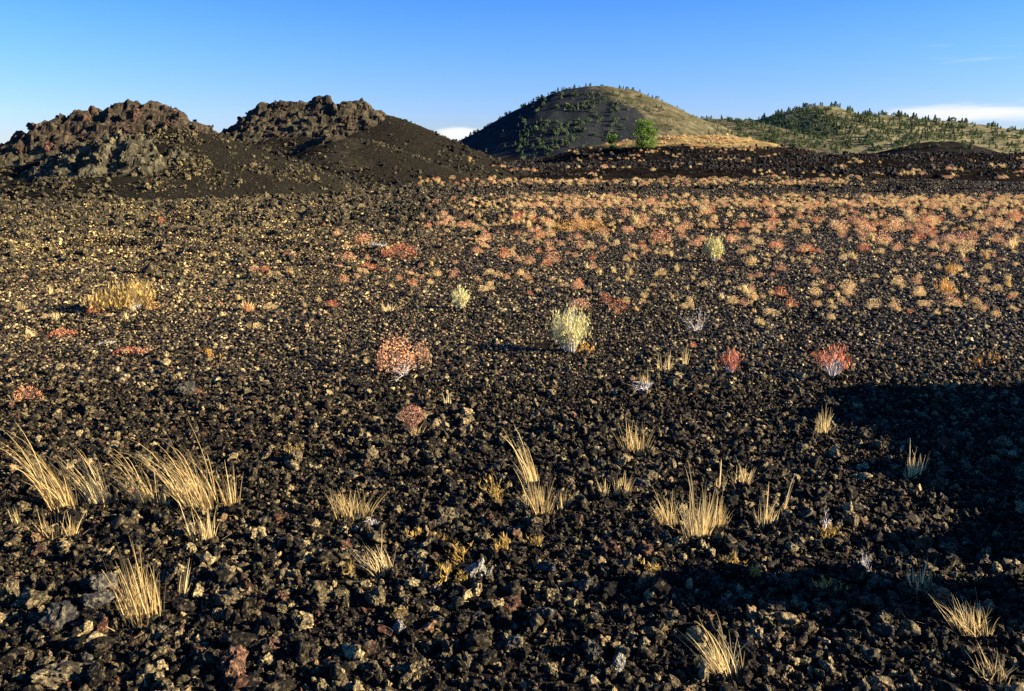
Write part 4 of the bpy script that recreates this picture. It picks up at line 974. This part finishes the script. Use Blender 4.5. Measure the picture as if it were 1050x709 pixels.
# skyline trees: standing along the ridges
def skyline(hl, n, x0, x1, h0, h1, where, grp):
    c = hl.P[:, :3]; px, py, _ = project(c)
    for _ in range(n):
        a = random.uniform(x0, x1); j = int(np.argmin(np.abs(px - a))); x = c[j, 0] + random.uniform(-4, 4); y = c[j, 1] + random.uniform(-6, 6)
        z = float(surf(np.array([x]), np.array([y]))[0]); TREES.append((np.array([x, y, z]), random.uniform(h0, h1) * y / FOC, where, grp))
skyline(butte, 60, 466, 600, 2.2, 4.6, 'butte', 'conifers on the big butte'); skyline(butte, 26, 600, 735, 2.0, 4.0, 'butte', 'conifers on the big butte')
skyline(saddle, 14, 690, 770, 2.5, 5, 'saddle', 'conifers on the tan saddle'); skyline(wooded, 85, 760, 1050, 2.6, 6.0, 'wooded', 'conifers on the wooded hill')
TREES.sort(key=lambda t: -t[1] / t[0][1])
solo = TREES[:290]; rest = TREES[290:]
from collections import Counter
print('TREES', len(TREES), Counter(t[2] for t in TREES), Counter(t[2] for t in solo))
L0 = len(LAND); SAVE = LAND[:]
FAR_LAND = [('the cinder butte summit', 610, 90), ('the butte skyline dip', 500, 134), ('the butte foot', 560, 158), ('the rounded dark cinder patch', 650, 128), ('the larger green tree', 660, 140), ('the wooded hill summit', 838, 109),
            ('the saddle top', 730, 122), ('the tan clearing under the wooded summit', 850, 150), ('the dark mound crest', 965, 146), ('the end of the wooded ridge', 1020, 128), ('the middle of the wooded ridge', 920, 121),
            ('the near end of the wooded hill', 780, 128), ('the middle of the wooded slope', 830, 135), ('the open slope above the mound', 960, 133), ('the lowest woods of the hill', 880, 148), ('the hollow beside the saddle', 775, 145)]
LAND[:] = FAR_LAND
ORD += ['%s nearest' % w for w in ('seventeenth', 'eighteenth', 'nineteenth', 'twentieth', 'twenty-first', 'twenty-second', 'twenty-third', 'twenty-fourth', 'twenty-fifth', 'twenty-sixth', 'twenty-seventh', 'twenty-eighth', 'twenty-ninth', 'thirtieth')]
print('KINDS', Counter(m[0] for m in ALLM))
pp = [project(t[0]) for t in solo]
labs = spot_labels([('small dark conifer', float(a), float(b)) for a, b, _ in pp])
LAND[:] = SAVE
for i, (P, h, where, grp) in enumerate(solo):
    v = i % len(V_con); wd = h * random.uniform(0.85, 1.3)
    o = link('conifer_tree', V_con[v], None, P - [0, 0, 0.03 * h], (0, 0, random.uniform(0, 6.28)), (wd, wd, h)); tag(o, labs[i], 'tree', grp)
C_con = coll_of('conifers', V_con)
P = np.array([t[0] for t in rest]); h = np.array([t[1] for t in rest])
scatter('distant_conifers', C_con, P - np.column_stack([h * 0, h * 0, 0.03 * h]), yaw(len(h)), np.column_stack([h * 1.05, h * 1.05, h]), 'smallest distant conifers speckling the far hills', 'woods')

# ------------------------------------------------------------------ light, sky, camera
w = bpy.data.worlds.new('World'); sc.world = w; w.use_nodes = True
nt = w.node_tree; nt.nodes.clear()
def N(t, **kw):
    n = nt.nodes.new(t)
    for k, v in kw.items(): setattr(n, k, v)
    return n
def L(a, b): nt.links.new(a, b)
def MN(op, a, b=None):
    n = N('ShaderNodeMath', operation=op)
    for i, v in enumerate((a, b)):
        if v is None: continue
        if isinstance(v, (int, float)): n.inputs[i].default_value = v
        else: L(v, n.inputs[i])
    return n.outputs[0]
sky = N('ShaderNodeTexSky', sky_type='NISHITA'); sky.sun_disc = False
sky.sun_elevation = math.radians(SUN_EL); sky.sun_rotation = math.radians(SUN_AZ)
sky.altitude = 1800; sky.air_density = 1.0; sky.dust_density = 0.3; sky.ozone_density = 2.5
tc = N('ShaderNodeTexCoord'); sp = N('ShaderNodeSeparateXYZ'); L(tc.outputs['Generated'], sp.inputs[0])
az = MN('ARCTAN2', sp.outputs[0], sp.outputs[1]); el = MN('ARCSINE', sp.outputs[2])
def blob(a0, wa, e0, we):
    A = MN('POWER', MN('DIVIDE', MN('SUBTRACT', az, a0), wa), 2.0); E = MN('POWER', MN('DIVIDE', MN('SUBTRACT', el, e0), we), 2.0)
    return MN('EXPONENT', MN('MULTIPLY', MN('ADD', A, E), -1.0))
mp = N('ShaderNodeMapping'); mp.inputs['Scale'].default_value = (1, 1, 9.0); L(tc.outputs['Generated'], mp.inputs[0])
nz = N('ShaderNodeTexNoise'); nz.inputs['Scale'].default_value = 14; nz.inputs['Detail'].default_value = 7; nz.inputs['Roughness'].default_value = 0.6; L(mp.outputs[0], nz.inputs['Vector'])
dens = MN('ADD', MN('ADD', MN('MULTIPLY', blob(math.radians(-3.6), 0.030, math.radians(1.4), 0.011), 1.5), blob(math.radians(29), 0.13, math.radians(2.5), 0.012)), MN('ADD', MN('MULTIPLY', blob(math.radians(31), 0.10, math.radians(5.5), 0.03), 0.25), MN('MULTIPLY', blob(math.radians(10), 0.7, math.radians(6), 0.035), 0.13)))
cm = N('ShaderNodeMapRange'); cm.interpolation_type = 'SMOOTHSTEP'; L(MN('ADD', MN('MULTIPLY', dens, 0.74), MN('SUBTRACT', nz.outputs['Fac'], 0.5)), cm.inputs[0]); cm.inputs[1].default_value = 0.25; cm.inputs[2].default_value = 0.85
mx = N('ShaderNodeMix', data_type='RGBA'); L(cm.outputs[0], mx.inputs[0]); hs = N('ShaderNodeHueSaturation'); hs.inputs['Saturation'].default_value = 1.35; L(sky.outputs[0], hs.inputs['Color']); tn = N('ShaderNodeMix', data_type='RGBA', blend_type='MULTIPLY'); tn.inputs[0].default_value = 1; L(hs.outputs[0], tn.inputs[6]); tn.inputs[7].default_value = (0.85, 0.85, 1.25, 1); eg = N('ShaderNodeMapRange'); eg.interpolation_type = 'SMOOTHSTEP'; L(el, eg.inputs[0]); eg.inputs[1].default_value = -0.02; eg.inputs[2].default_value = 0.15; eg.inputs[3].default_value = 0.66; eg.inputs[4].default_value = 1.0
vm = N('ShaderNodeVectorMath', operation='SCALE'); L(tn.outputs[2], vm.inputs[0]); L(eg.outputs[0], vm.inputs['Scale']); L(vm.outputs[0], mx.inputs[6]); mx.inputs[7].default_value = (5.2, 5.3, 5.4, 1)
bg = N('ShaderNodeBackground'); L(mx.outputs[2], bg.inputs[0]); bg.inputs[1].default_value = 0.052
out = N('ShaderNodeOutputWorld'); L(bg.outputs[0], out.inputs[0])

sl = bpy.data.lights.new('sun', 'SUN'); sl.energy = 5.0; sl.angle = math.radians(0.5); sl.color = (1.0, 0.85, 0.64)
so = bpy.data.objects.new('sun', sl); COL.objects.link(so)
a = math.radians(SUN_AZ); e = math.radians(SUN_EL)
to_sun = Vector((math.sin(a) * math.cos(e), math.cos(a) * math.cos(e), math.sin(e)))
so.rotation_euler = to_sun.to_track_quat('Z', 'Y').to_euler()

cd = bpy.data.cameras.new('camera'); cam = bpy.data.objects.new('camera', cd); COL.objects.link(cam)
cd.sensor_width = 36.0; cd.lens = 36.0 * FOC / PW; cd.clip_end = 20000; cd.clip_start = 0.05
cam.location = CAM; cam.rotation_euler = (math.radians(90) - PITCH, 0, 0)
sc.camera = cam
vs = sc.view_settings; vs.view_transform = 'Standard'; vs.look = 'None'; vs.exposure = 1.86; vs.gamma = 1.0; vs.use_curve_mapping = False
sc.cycles.use_denoising = False
sc.cycles.max_bounces = 4; sc.cycles.diffuse_bounces = 2; sc.cycles.glossy_bounces = 1; sc.cycles.transmission_bounces = 2
